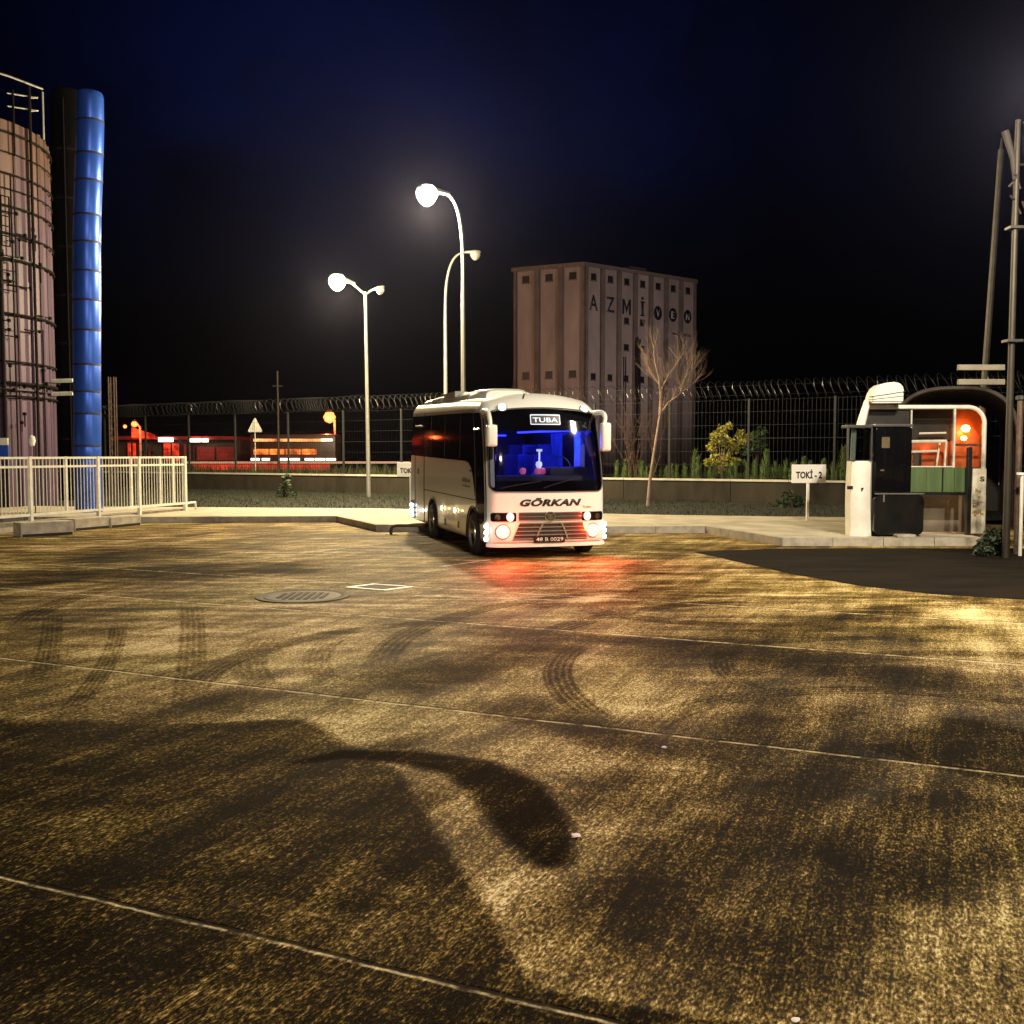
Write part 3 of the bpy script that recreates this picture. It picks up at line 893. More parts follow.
# upper grille and headlamp strip
gr_o = panel('upper_grille', rrect(-.52, .645, .55, .755, .012, 2), S_front, .004, .008, M['grille'], bus, .1)
panel('grille_trim', [rrect(-.52, .755, .55, .770, .004, 2), rrect(-.52, .695, .55, .703, .003, 2), rrect(-.52, .630, .55, .645, .004, 2)], S_front, .004, .014, M['silver'], gr_o, .12)
for sx in (-1, 1):
    hl = panel('headlamp', rrect(min(sx * .56, sx * .96), .62, max(sx * .56, sx * .96), .765, .03, 3), S_front, .004, .008, M['darkglass'], bus, .1)
    panel('bulb', disc2(sx * .66, .695, .062, .075), S_front, .013, .02, lamp_head, hl, .05)
    panel('reflector', disc2(sx * .86, .69, .045, .05), S_front, .013, .006, M['chrome'], hl, .05)
    fg = panel('fog_lamp', disc2(sx * .775, .455, .125, .125, 24), S_front, .003, .012, M['silver'], bus, .08)
    panel('lens', disc2(sx * .775, .455, .108, .108, 24), S_front, .016, .016, lamp_fog, fg, .05)
    cl = panel('corner_lamp', rrect(min(sx * .955, sx * 1.01), .29, max(sx * .955, sx * 1.01), .60, .02, 3), S_front, .004, .006, M['black'], bus, .1)
    for k in range(3):
        z_ = .335 + k * .105
        p_ = S_front(sx * 1.0, z_, .03)
        g = MB(); g.lathe([(0, .035), (.03, .025), (.042, 0), (.03, -.025), (0, -.035)], p_, 'y', 12)
        g.build('bulb', lamp_white, cl, smooth=True)
# emblem: ring with a three pronged mark
em = ringpanel('emblem', disc2(.0, .70, .095, .078, 28), .014, S_front, .016, .014, M['chrome'], bus)
panel('emblem_disc', disc2(.0, .70, .083, .066, 24), S_front, .012, .006, M['grille'], em, .05)
panel('emblem_mark', [strip([(-.065, .735), (.0, .715), (.065, .735)], .016), strip([(.0, .712), (.0, .645)], .016), strip([(-.042, .70), (-.018, .66)], .012), strip([(.042, .70), (.018, .66)], .012)], S_front, .018, .008, M['chrome'], em, 0)
# lower grille
lg = panel('lower_grille', [(-.62, .315), (.68, .315), (.58, .60), (-.50, .60)], S_front, .003, .006, M['grille'], bus, .1)
bars = []
for k in range(5):
    z_ = .335 + k * .063; t = (z_ - .315) / .285
    x0 = -.62 + .12 * t; x1 = .68 - .10 * t
    bars.append([(x0, z_ - .006), (x1, z_ - .006), (x1 - .006, z_ + .010), (x0 + .006, z_ + .010)])
panel('grille_bar', bars, S_front, .009, .016, M['silver'], lg, .12)
panel('grille_bar', [strip([(-.25, .32), (-.19, .46), (-.12, .60)], .026), strip([(.31, .32), (.26, .46), (.19, .60)], .026)], S_front, .026, .014, M['silver'], lg, .12)
npz = panel('number_plate', rrect(-.275, .275, .25, .382, .012, 2), S_front, .042, .012, M['black'], bus, .1)
text_on('lettering', '48 B 0029', (-.0125, .329), .46, .062, offs(.053), M['off_white'], npz, bold=.015)
panel('bumper_lip', rrect(-1.0, .205, 1.0, .262, .01, 2), S_front, .004, .03, M['white_paint'], bus, .1)
# brow markers
for x_ in (-.70, .78):
    bo = panel('brow_marker', disc2(x_, 2.425, .085, .045), S_front, .004, .02, M['silver'], bus, .05)
    panel('bulb', disc2(x_, 2.425, .062, .032), S_front, .026, .02, lamp_brow, bo, .05)
# side glazing, right hand side of the coach (left in the picture)
def side(surf):
    swoop = [(6.95, 1.60), (6.95, 2.40), (.80, 2.40), (.80, 1.0)] + [(.84, 1.12), (.93, 1.32), (1.06, 1.46), (1.25, 1.545), (1.5, 1.575)]
    sg = panel('side_glazing', swoop, surf, .004, .006, M['sideglass'], bus, .25)
    panel('glazing_bar', [strip([(y_, 1.62), (y_, 2.38)], .018) for y_ in (2.0, 3.3, 4.6)], surf, .010, .002, M['black'], sg, .25)
    return sg
side(S_left); side(S_right)
fd = panel('front_door', [(.70, .95), (.70, 2.40), (.20, 2.40), (.16, 1.9), (.15, 1.0), (.16, .62), (.40, .55), (.56, .62)], S_left, .004, .006, M['sideglass'], bus, .15)
panel('door_seam', [strip([(.74, .26), (.74, 1.5), (.74, 2.44)], .022), strip([(.10, .26), (.10, 1.2), (.10, 2.3)], .018)], S_left, .003, .006, M['seam'], fd, .2)
g = MB(); g.tube([S_left(.62, 2.12, .03), S_left(.25, 2.12, .03)], .016, 6); g.build('handle', M['silver'], fd)
rd = panel('rear_door', rrect(5.42, 1.66, 6.25, 2.36, .05, 3), S_left, .011, .004, M['sideglass'], bus, .2)
panel('door_seam', [strip([(5.34, .30), (5.34, 1.5), (5.34, 2.44)], .035), strip([(6.40, .30), (6.40, 1.5), (6.40, 2.44)], .03)], S_left, .003, .006, M['seam'], rd, .2)
g = MB(); g.tube([S_left(5.45, 2.2, .03), S_left(6.2, 2.2, .03)], .02, 6); g.build('handle', M['silver'], rd)
panel('lock', rrect(5.95, 1.22, 6.05, 1.34, .02, 2), S_left, .004, .01, M['black'], rd, .2)
panel('panel_seam', [strip([(.76, .935), (3, .935), (5.32, .935)], .016)], S_left, .002, .004, M['seam'], bus, .25)
panel('rain_gutter', [strip([(.35, 2.475), (3, 2.475), (6.9, 2.475)], .022)], S_left, .002, .018, M['white_paint'], bus, .25)
text_on('lettering', 'GÖRKAN', (1.50, 1.255), .66, .085, S_left, mat('grey_vinyl', (0.10, 0.10, 0.09), 0.5), bus, mirror=True, bold=.03)
text_on('lettering', 'TURİZM', (1.50, 1.15), .60, .035, S_left, mat('grey_vinyl', (0.10, 0.10, 0.09), 0.5), bus, mirror=True, bold=.03)
panel('vent', rrect(.98, 1.40, 1.22, 1.44, .01, 2), S_left, .003, .004, M['black'], bus, .2)
for y_, z_ in ((3.46, .66), (2.33, .68)):
    mk = panel('side_marker', disc2(y_, z_, .075, .05), S_left, .003, .012, M['black'], bus, .1)
    panel('bulb', disc2(y_, z_, .058, .045), S_left, .015, .02, lamp_amber, mk, .05)
    panel('reflector', rrect(y_ - .24, z_ - .30, y_ - .14, z_ - .18, .01, 2), S_left, .003, .006, M['black'], bus, .1)
rc = panel('rear_lamp_cluster', rrect(6.5, .30, 6.96, .66, .03, 3), S_left, .003, .008, M['black'], bus, .1)
for i in range(2):
    for k in range(3):
        p_ = S_left(6.62 + i * .2, .36 + k * .10, .03)
        g = MB(); g.lathe([(0, .03), (.03, .025), (.042, 0), (.03, -.025), (0, -.03)], p_, 'x', 12)
        g.build('bulb', lamp_white, rc, smooth=True)
# wheels
def wheel(sx, y_):
    g = MB(); w = .115
    g.lathe([(.21, -w), (.33, -w), (WR, -w * .75), (WR, w * .75), (.33, w), (.21, w)], (sx * (HW - .09), y_, WR), 'x', 40)
    t = g.build('wheel', M['rubber'], bus, smooth=True)
    g = MB(); s_ = sx
    g.lathe([(.0, .02), (.06, .05), (.08, .03), (.13, .02), (.16, -.03), (.19, .0), (.215, .07), (.222, .085), (.228, .06), (.228, -.08)], (sx * (HW - .05), y_, WR), 'x', 32)
    if sx < 0:
        for v in g.bm.verts: v.co.x = 2 * sx * (HW - .05) - v.co.x
    rim = g.build('rim', M['silver'], t, smooth=True)
    g = MB()
    for k in range(8):
        a = 2 * PI * k / 8
        g.lathe([(0, sx * .035), (.018, sx * .03), (.018, sx * .0)], (sx * (HW - .05), y_ + .11 * math.cos(a), WR + .11 * math.sin(a)), 'x', 8)
    g.build('wheel_nut', M['dark_steel'], rim, smooth=True)
for sx in (-1, 1):
    for y_ in (FWY, RWY): wheel(sx, y_)
# wheel arch lips
for y_ in (FWY, RWY):
    pts = [S_left(y_ + (WR + .09) * math.cos(a), WR + (WR + .09) * math.sin(a), .006) for a in [R(-12 + 204 * i / 24) for i in range(25)]]
    g = MB(); g.tube(pts, .014, 6); g.build('arch_lip', M['black'], bus, smooth=True)
# mirrors
def mirror(sx, zt, zb, x0, x1):
    g = MB()
    a = S_front(sx * .99, 2.40, .01); tip = Vector(((x0 + x1) / 2, -.14 if sx < 0 else .1, zt - .02))
    g.tube(bezier(a, Vector((sx * 1.06, -.12 if sx < 0 else .12, 2.46)), tip, 8), [.05 - .002 * i for i in range(9)], 10)
    m_ = g.build('mirror', M['coach'], bus, smooth=True)
    g = MB(); ym = -.2 if sx < 0 else .05
    g.box((x0, ym - .08, zb), (x1, ym + .08, zt), bevel=.05)
    hd = g.build('mirror_head', M['coach'], m_, smooth=True, angle=60)
    g = MB(); g.box((x0 + .025, ym + .078, zb + .04), (x1 - .025, ym + .088, zt - .04)); g.build('mirror_glass', M['chrome'], hd)
mirror(-1, 2.18, 1.83, -1.13, -.95); mirror(1, 2.24, 1.76, .90, 1.07)
# roof unit and fairing
def loft(secs, m, name, parent, n=20):
    """secs: (y, x0, x1, z0, z1)"""
    g = MB(); rings = []
    for (y_, x0, x1, z0, z1) in secs:
        cx, cz, hx, hz = (x0 + x1) / 2, (z0 + z1) / 2, (x1 - x0) / 2, (z1 - z0) / 2; ring = []
        for k in range(n):
            a = 2 * PI * k / n; c_, s_ = math.cos(a), math.sin(a)
            ring.append(g.bm.verts.new((cx + hx * math.copysign(abs(c_)**.45, c_), y_, cz + hz * math.copysign(abs(s_)**.45, s_))))
        rings.append(ring)
    for a, b_ in zip(rings[:-1], rings[1:]):
        for k in range(n): g.bm.faces.new((a[k], a[(k + 1) % n], b_[(k + 1) % n], b_[k]))
    g.bm.faces.new(rings[0]); g.bm.faces.new(rings[-1])
    return g.build(name, m, parent, smooth=True, angle=35)
ru = loft([(1.35, -.72, .02, 2.5, 2.82), (1.42, -.74, .05, 2.5, 2.86), (2.4, -.76, .3, 2.5, 2.90), (2.42, -.78, .5, 2.5, 2.88), (4.6, -.84, .7, 2.5, 2.95), (6.5, -.80, .7, 2.55, 2.94), (6.8, -.72, .6, 2.6, 2.80)], M['coach'], 'roof_unit', bus)
g = MB(); g.box((-.845, 3.2, 2.80), (-.60, 4.2, 2.915)); 
for k in range(6): g.box((-.852, 4.5 + k * .16, 2.78), (-.80, 4.58 + k * .16, 2.86))
g.build('vent', mat('grey_vent', (0.3, 0.3, 0.27), 0.5), ru)
panel('roof_seam', [strip([(-.30, 2.52), (-.24, 2.57), (-.2, 2.598)], .018)], S_front, .004, .004, M['seam'], bus, .06)
# cabin
cab = mat('cabin_trim', (0.03, 0.03, 0.05), 0.7, spec=.15)
curt = mat('blue_curtain', (0.45, 0.45, 0.55), 0.8)
g = MB(); g.box((-.88, .38, 1.0), (.88, .85, 1.36), bevel=.06); g.box((.15, .45, 1.34), (.85, .9, 1.5), bevel=.05)
g.build('dashboard', cab, bus, smooth=True)
g = MB(); pts = [Vector((.5 + .2 * math.cos(a), .98 + .08 * math.sin(a), 1.5 + .18 * math.sin(a))) for a in [2 * PI * k / 20 for k in range(21)]]
g.tube(pts, .016, 6); g.tube([(.5, .98, 1.5), (.5, .85, 1.3)], .03, 6); g.build('steering_wheel', M['black'], bus, smooth=True)
for i, (x_, y_) in enumerate([(.5, 1.35), (-.55, 1.8), (.55, 2.4), (-.55, 2.6), (.55, 3.4), (-.55, 3.5)]):
    g = MB(); g.box((x_ - .24, y_, .9), (x_ + .24, y_ + .5, 1.1), bevel=.05); g.box((x_ - .24, y_ + .42, 1.05), (x_ + .24, y_ + .56, 1.72), bevel=.05); g.box((x_ - .14, y_ + .43, 1.70), (x_ + .14, y_ + .55, 1.90), bevel=.04)
    g.build('passenger_seat', mat('seat_cloth', (0.12, 0.12, 0.2), 0.8), bus, smooth=True, angle=60)
def curtain(x_, y0, y1, z0, z1):
    g = MB(); k = 40; a_ = []
    for i in range(k + 1):
        yy = y0 + (y1 - y0) * i / k; xx = x_ + .025 * math.sin(i * 1.5)
        a_.append((g.bm.verts.new((xx, yy, z0)), g.bm.verts.new((xx, yy, z1))))
    for p_, q_ in zip(a_[:-1], a_[1:]): g.bm.faces.new((p_[0], q_[0], q_[1], p_[1]))
    g.build('curtain', curt, bus, smooth=True)
curtain(.86, .75, 1.2, 1.35, 2.1); curtain(-.86, .95, 1.5, 1.4, 2.0); curtain(.86, 1.9, 2.5, 1.4, 2.1)
g = MB(); g.box((-.9, 4.4, .9), (.9, 4.45, 2.4)); g.build('bulkhead', cab, bus)
blue = emit('blue_led', (0.02, 0.03, 1.0), 6)
g = MB(); g.tube([(-.7, 1.0, 2.13), (-.7, 4.2, 2.16)], .018, 6); g.tube([(.7, 1.0, 2.13), (.7, 4.2, 2.16)], .018, 6); g.tube([(-.5, 4.38, 2.1), (.5, 4.38, 2.1)], .015, 6)
g.build('led_strip', blue, bus)
fr_b = MB()
for (x0, z0, x1, z1) in ((-.36, 1.68, -.2, 1.86), (.16, 1.58, .28, 1.70)):
    fr_b.box((x0, 4.36, z0), (x1, 4.38, z0 + .02)); fr_b.box((x0, 4.36, z1 - .02), (x1, 4.38, z1)); fr_b.box((x0, 4.36, z0 + .02), (x0 + .02, 4.38, z1 - .02)); fr_b.box((x1 - .02, 4.36, z0 + .02), (x1, 4.38, z1 - .02))
fr_b.build('led_frame', emit('violet_led', (0.12, 0.06, 0.9), 1.6), bus)
g = MB(); g.tube([(.05, .72, 1.78), (.05, .72, 1.60)], .016, 6); g.box((.0, .71, 1.76), (.10, .73, 1.80)); g.lathe([(0, .07), (.05, .05), (.06, 0), (.03, -.06), (0, -.07)], (.05, .74, 1.53), 'z', 12)
g.build('hanging_charm', emit('charm_glow', (0.7, 0.75, 1.0), 1.0, (.5, .5, .5)), bus, smooth=True)
g = MB()
for x_ in (-.25, .02, .1): g.lathe([(0, .06), (.05, .04), (.06, 0), (.045, -.05), (0, -.06)], (x_, .7, 1.43), 'z', 12)
g.build('dash_ornament', emit('pink_glow', (0.9, 0.15, 0.4), .35, (.5, .1, .15)), bus, smooth=True)
def bl(x_, y_, z_): return bus.matrix_world @ Vector((x_, y_, z_))
bus.matrix_world = Matrix.Translation(bus.location) @ Matrix.Rotation(ANG, 4, 'Z')
for k, (x_, y_, z_, p_) in enumerate([(.62, .95, 1.9, 9), (-.6, 1.3, 2.0, 5), (0, 2.6, 2.1, 10), (.3, 1.0, 1.75, 4)]):
    point('cabin_light', bl(x_, y_, z_), (.015, .04, 1.0), p_ * 3.2, .05)
for sx in (-1, 1):
    point('fog_light', bl(sx * .77, -.13, .46), (1, .05, .015), 18, .05)
    point('headlamp_light', bl(sx * .66, -.12, .70), (1, .06, .02), 3.2, .04)
    spot('fog_beam', bl(sx * .77, -.12, .45), bl(sx * .9, -6, .12), (1, .10, .04), 250, 130, 1.0, .06)
    point('corner_glow', bl(sx * 1.12, -.05, .45), (.85, .95, 1), 1.2, .04)
point('rear_glow', bl(-1.3, 6.7, .45), (.85, .95, 1), 1.5, .04)
point('marker_glow', bl(-1.15, 3.46, .66), (1, .6, .2), .25, .02); point('marker_glow', bl(-1.15, 2.33, .68), (1, .6, .2), .25, .02)

# ------------------------------------------------------------------ signs in the yard
sign_w = mat('sign_white', (0.9, 0.9, 0.88), 0.4, var=0.05)
def stop_sign(px0, px1, py0, py1, base_py, Y, txt, label):
    a = at(px0, py1, Y); b_ = at(px1, py0, Y); cx = (a.x + b_.x) / 2
    root = empty('platform_sign', (cx, Y, kz), label=label, cat='sign', group='bus stop signs')
    w = b_.x - a.x; z0, z1 = a.z - kz, b_.z - kz
    g = MB(); g.box((-.03, .02, 0), (.03, .08, z1 - .05), bevel=.006); g.build('post', sign_w, root)
    g = MB(); g.box((-w / 2, -.02, z0), (w / 2, .015, z1), bevel=.008); p = g.build('plate', sign_w, root)
    bm = fit_text(txt, w * .76, (z1 - z0) * .50, bold=.04); place_bm(thick(bm, .002), face_mtx((0, -.0205, (z0 + z1) / 2 - .005), (1, 0, 0)))
    obj_from_bm(bm, 'lettering', M['letter'], p, False)
    return root
stop_sign(791.5, 826, 464.5, 483, 526, 23.4, 'TOKİ - 2', 'white platform sign on a white post reading TOKİ - 2')
stop_sign(397, 423.5, 462.5, 476.5, 508, 31.0, 'TOKİ - 1', 'white platform sign half hidden behind the rear of the white coach')

# bent pipe rail by the coach
b0 = gr(391, 534.5)
root = empty('pipe_barrier', b0, label='low bent rusty pipe rail on the ground beside the rear of the coach', cat='barrier')
g = MB(); g.tube([(0, 0, 0), (0, 0, .10), (.03, .01, .16), (.10, .02, .19), (.9, .1, .19), (2.4, .25, .19)], .035, 10); g.build('rail', M['rust_steel'], root, smooth=True)
g = MB(); g.lathe([(.12, 0), (.12, .012), (.04, .02)], (0, 0, 0), 'z', 14); g.build('base_flange', M['rust_steel'], root, smooth=True)

# manhole, drain frame
c = gr(303, 596.5)
root = empty('manhole_cover', (c.x, c.y, 0), label='round dark manhole cover set in the concrete yard', cat='manhole')
g = MB(); g.lathe([(.56, .0), (.56, .012), (.50, .014), (.47, .006)], (0, 0, 0), 'z', 40); g.build('rim', mat('manhole_rim', (.06, .05, .035), .8, var=.4), root, smooth=True)
g = MB(); g.lathe([(.46, .0), (.46, .008), (.40, .010), (.30, .007), (0, .009)], (0, 0, 0), 'z', 40)
for i in range(-4, 5):
    for j in range(-4, 5):
        if i * i + j * j < 16: g.box((i * .085 - .025, j * .085 - .025, .006), (i * .085 + .025, j * .085 + .025, .017))
g.build('lid', mat('cast_iron', (.012, .009, .006), .7, var=.4), root)
P = [gr(*p) for p in ((345, 588), (373, 584.5), (414, 587.3), (384, 591))]
cc = sum(P, Vector()) / 4
root = empty('drain_cover', (cc.x, cc.y, 0), label='square drain cover with a pale painted frame near the manhole', cat='drain')
g = MB()
for i in range(4):
    a = P[i] - cc; b_ = P[(i + 1) % 4] - cc
    q = [a, b_, b_ * .86, a * .86]; g.poly([(v.x, v.y) for v in q], 0.002, .012 + .0004 * i)
g.build('frame', M['white_paint'], root)
g = MB(); g.poly([(v.x * .85, v.y * .85) for v in [p - cc for p in P]], .001, .007); g.build('grate', mat('drain_iron', (.012, .009, .006), .8, var=.4), root)
# painted bay lines
g = MB()
for (a, b_) in (((252, 560), (400, 541.5)), ((440, 567), (500, 558.5)), ((415, 596), (560, 600.5))):
    A, B = gr(*a), gr(*b_); t = (B - A).normalized(); s_ = Vector((-t.y, t.x, 0)) * .04
    g.quad(*[(v.x, v.y, .004) for v in (A - s_, B - s_, B + s_, A + s_)])
lm, lnt, lb = newmat('worn_line_paint')
geo = lnt.new('ShaderNodeNewGeometry'); fn = noise(lnt, geo.outputs['Position'], 6, 5, .7)
lnt.l.new(ramp(lnt, fn, [(.42, (.12, .09, .04)), (.6, (.5, .42, .28))]), lb.inputs['Base Color']); lb.inputs['Roughness'].default_value = .7
tag(g.build('road_marking', lm), kind='structure')
# litter
def scrap(px, py, r, col, label):
    c = gr(px, py); g = MB()
    bmesh.ops.create_icosphere(g.bm, subdivisions=2, radius=1)
    for v in g.bm.verts:
        k = 1 + .5 * mnoise.noise(v.co * 2.3 + Vector((px, 0, 0)))
        v.co = Vector((v.co.x * r * k, v.co.y * r * .8 * k, max(0, (v.co.z * .35 * k + .3) * r)))
    tag(g.build('paper_scrap', mat('scrap', col, .6), loc=(c.x, c.y, 0)), label, 'litter', 'paper scraps on the yard')
scrap(576, 837, .022, (.75, .6, .62), 'pale pink crumpled scrap beside the hook shaped painted shadow')
scrap(664, 748, .017, (.6, .45, .65), 'small lilac scrap just above the middle floor joint')
scrap(796, 1021, .014, (.8, .72, .7), 'tiny white scrap at the near edge of the yard')

# ------------------------------------------------------------------ white railing and blocks on the left
FA = gr(-60, 534); FA = Vector((-12.0, 19.0, 0)); 
a0 = at(0, 518, 21.3); a1 = at(186, 503.5, 27.6)
A0 = Vector((a0.x, 21.3, 0)); A1 = Vector((a1.x, 27.6, 0)); dirf = (A1 - A0).normalized()
A00 = A0 - dirf * 3.2; Lf = (A1 - A00).length
rl = empty('white_railing', A00, math.atan2(dirf.y, dirf.x), 'white metal railing with close upright bars on the left', 'railing')
zt = 1.66; zb = .36
rail_m = mat('railing_paint', (0.74, 0.73, 0.66), 0.45, var=0.15, vscale=5)
g = MB()
g.box((0, -.025, zt - .05), (Lf, .025, zt)); g.box((0, -.02, zt - .25), (Lf, .02, zt - .20)); g.box((0, -.03, zb - .03), (Lf + .1, .03, zb + .03))
g.build('rail', rail_m, rl)
g = MB(); t = .07
while t < Lf: g.tube([(t, 0, zb + .03), (t, 0, zt - .05)], .011, 6); t += .11
g.build('bars', rail_m, rl)
def rail_t(px):
    u = (px - 512) / F
    return (u * A00.y - A00.x) / (dirf.x - u * dirf.y)
for px in (-70, 30, 66, 98, 131, 139, 160, 173, 185):
    t = rail_t(px)
    if t < 0: continue
    g = MB(); w = .04 if px in (30, 98, 139, 185) else .025
    g.box((t - w, -w, .12 if px in (30, 98, 139, 185) else zb), (t + w, w, zt + .005), bevel=.004); g.build('post', rail_m, rl)
g = MB(); g.tube([(Lf + .1, 0, zb), (Lf + .5, .05, zb + .0), (Lf + .55, .05, .1)], .03, 8); g.build('end_stay', rail_m, rl, smooth=True)
bt = mat('block_concrete', (0.40, 0.36, 0.30), 0.85, var=0.35, vscale=4, bump=.4)
for (p0, p1, y0, h, lab) in ((21, 74, 537.5, .30, 'long grey concrete block under the railing, nearest of the three'), (75, 110, 531, .27, 'middle grey concrete block under the railing'), (111, 141, 528, .25, 'farthest short concrete block under the railing')):
    a = gr(p0, y0); b_ = gr(p1, y0 - 3)
    root = empty('concrete_block', a, math.atan2(b_.y - a.y, b_.x - a.x), lab, 'concrete block', 'concrete blocks under the white railing')
    L = (b_ - a).length
    g = MB(); g.box((0, 0, 0), (L, .45, h), bevel=.02); g.build('block', bt, root)
    g = MB(); g.box((.03, -.004, 0.0), (L - .03, .0, .06)); g.build('dark_foot', M['rubber'], root)
# plinth under the railing
tag_ = MB()
nrm = Vector((dirf.y, -dirf.x, 0))
q = [A00 - dirf * 3 - nrm * .1, A1 + dirf * .2 - nrm * .1, A1 + dirf * .2 - nrm * .5, A00 - dirf * 3 - nrm * .5]
tag_.poly([(v.x, v.y) for v in q], -.02, .20)
tag(tag_.build('plinth', bt), kind='structure')

# ------------------------------------------------------------------ silo tank, dark tank and blue duct
u = (-60 - 512) / F; ys = 31.0; cx_, cy_ = u * ys, ys; SRd = 3.30
SH = at(30, 107, 28.6).z
sm_, snt, sb = newmat('tank_paint')
tc = snt.new('ShaderNodeTexCoord'); mp = snt.new('ShaderNodeMapping'); mp.inputs['Scale'].default_value = (1, 1, .06)
snt.l.new(tc.outputs['Object'], mp.inputs[0])
f1 = noise(snt, mp.outputs[0], 3.0, 5, .65); f2 = noise(snt, tc.outputs['Object'], .8, 4, .6)
cc1 = ramp(snt, f1, [(.3, (.038, .019, .042)), (.5, (.070, .038, .082)), (.72, (.112, .068, .125))])
nt_z = snt.new('ShaderNodeSeparateXYZ'); snt.l.new(tc.outputs['Object'], nt_z.inputs[0])
tan_top = (E(snt, nt_z.outputs[2]) / SH + (f1 - .5) * 1.0 + (f2 - .5) * .6).sm(.6, 1.1)  # tan tone, stronger towards the top
snt.l.new(mixc(snt, tan_top * .75, cc1, (.105, .056, .025)), sb.inputs['Base Color']); sb.inputs['Roughness'].default_value = .55
silo = empty('silo_tank', (cx_, cy_, 0), label='tall pinkish steel silo tank wrapped in pipe scaffolding at left', cat='silo')
g = MB(); prof = []
g.lathe([(SRd, 0), (SRd, SH * .33), (SRd, SH * .66), (SRd, SH), (SRd - .08, SH + .04), (0, SH + .5)], (0, 0, 0), 'z', 72)
shell = g.build('shell', sm_, silo, smooth=True)
g = MB()
for k in range(72):
    a = 2 * PI * k / 72 + .02
    if k % 2: continue
    p = Vector((math.cos(a), math.sin(a), 0)) * (SRd + .01)
    g.tube([p, p + Vector((0, 0, SH))], .045 if k % 6 else .09, 6)
g.build('rib', sm_, shell, smooth=True)
def ang_for(px, rad):          # near-side angle on a circle where a pixel column meets it
    u = (px - 512) / F; dx, dy = u, 1.0; L = math.hypot(dx, dy); dx /= L; dy /= L
    b = dx * cx_ + dy * cy_; c_ = cx_**2 + cy_**2 - rad**2; disc = b * b - c_
    t = b - math.sqrt(max(0, disc)); return math.atan2(dy * t - cy_, dx * t - cx_), dy * t
sc = mat('scaffold_pipe', (.006, .005, .0045), .85, 0, var=.5, vscale=9, spec=.15)
scaf = empty('pipe_scaffold', (cx_, cy_, 0), label='dark pipe scaffolding with ring rails and ladders around the pink silo', cat='scaffold')
rr = SRd + .10
def ring(z, r=.03, rad=rr):
    g = MB(); g.tube([Vector((rad * math.cos(a), rad * math.sin(a), z)) for a in [2 * PI * k / 72 for k in range(73)]], r, 6, cap=False)
    return g
for (py, r) in ((137, .035), (157, .02), (178, .03), (193, .02), (210, .035), (237, .03), (262, .04), (316, .04), (363, .03), (384, .05), (397, .035)):
    a_, yy = ang_for(30, rr); z_ = at(30, py, yy).z
    ring(z_, r).build('ring_rail', sc, scaf, smooth=True)
a_, yy = ang_for(30, rr); zp = at(30, 391, yy).z
g = MB(); g.lathe([(SRd + .05, zp), (rr + .02, zp), (rr + .02, zp + .05), (SRd + .05, zp + .05)], (0, 0, 0), 'z', 72); g.build('walkway', M['dark_steel'], scaf)
zp2 = at(30, 262, yy).z
g = MB(); g.lathe([(SRd + .05, zp2), (rr + .02, zp2), (rr + .02, zp2 + .05), (SRd + .05, zp2 + .05)], (0, 0, 0), 'z', 72); g.build('walkway', M['dark_steel'], scaf)
for (px, top, r) in ((7, 70, .055), (40, 86, .045), (53, 92, .03), (19, 175, .025), (24, 90, .028), (-25, 70, .04), (47, 230, .02)):
    a_, yy = ang_for(px, rr + .05); z_ = at(px, top, yy).z
    p = Vector((math.cos(a_), math.sin(a_), 0)) * (rr + .05)
    z0 = 0 if px != 53 else SH - .1
    if px == 24: z0 = SH - 1
    if px == 47: z_ = at(px, 330, yy).z
    g = MB(); g.tube([p + Vector((0, 0, z0)), p + Vector((0, 0, z_))], r, 8); g.build('upright', sc if px < 40 else M['galv'] if px == 53 else sc, scaf, smooth=True)
pts = []
for px, py in ((-30, 62), (0, 70), (20, 76), (53, 89)):
    a_, yy = ang_for(px, rr + .05); pts.append(Vector((math.cos(a_) * (rr + .05), math.sin(a_) * (rr + .05), at(px, py, yy).z)))
g = MB(); g.tube(pts, .03, 6); g.build('top_rail', M['galv'], scaf, smooth=True)
for (py) in (93, 106):
    pts = []
    for px, dp in ((18, 0), (48, 8), (40, 9), (20, 12)):
        a_, yy = ang_for(px, rr + .05); pts.append(Vector((math.cos(a_) * (rr + .05), math.sin(a_) * (rr + .05), at(px, py + dp * .6, yy).z)))
    g = MB(); g.tube(pts[:3], .022, 6); g.build('top_rail', M['galv'], scaf, smooth=True)
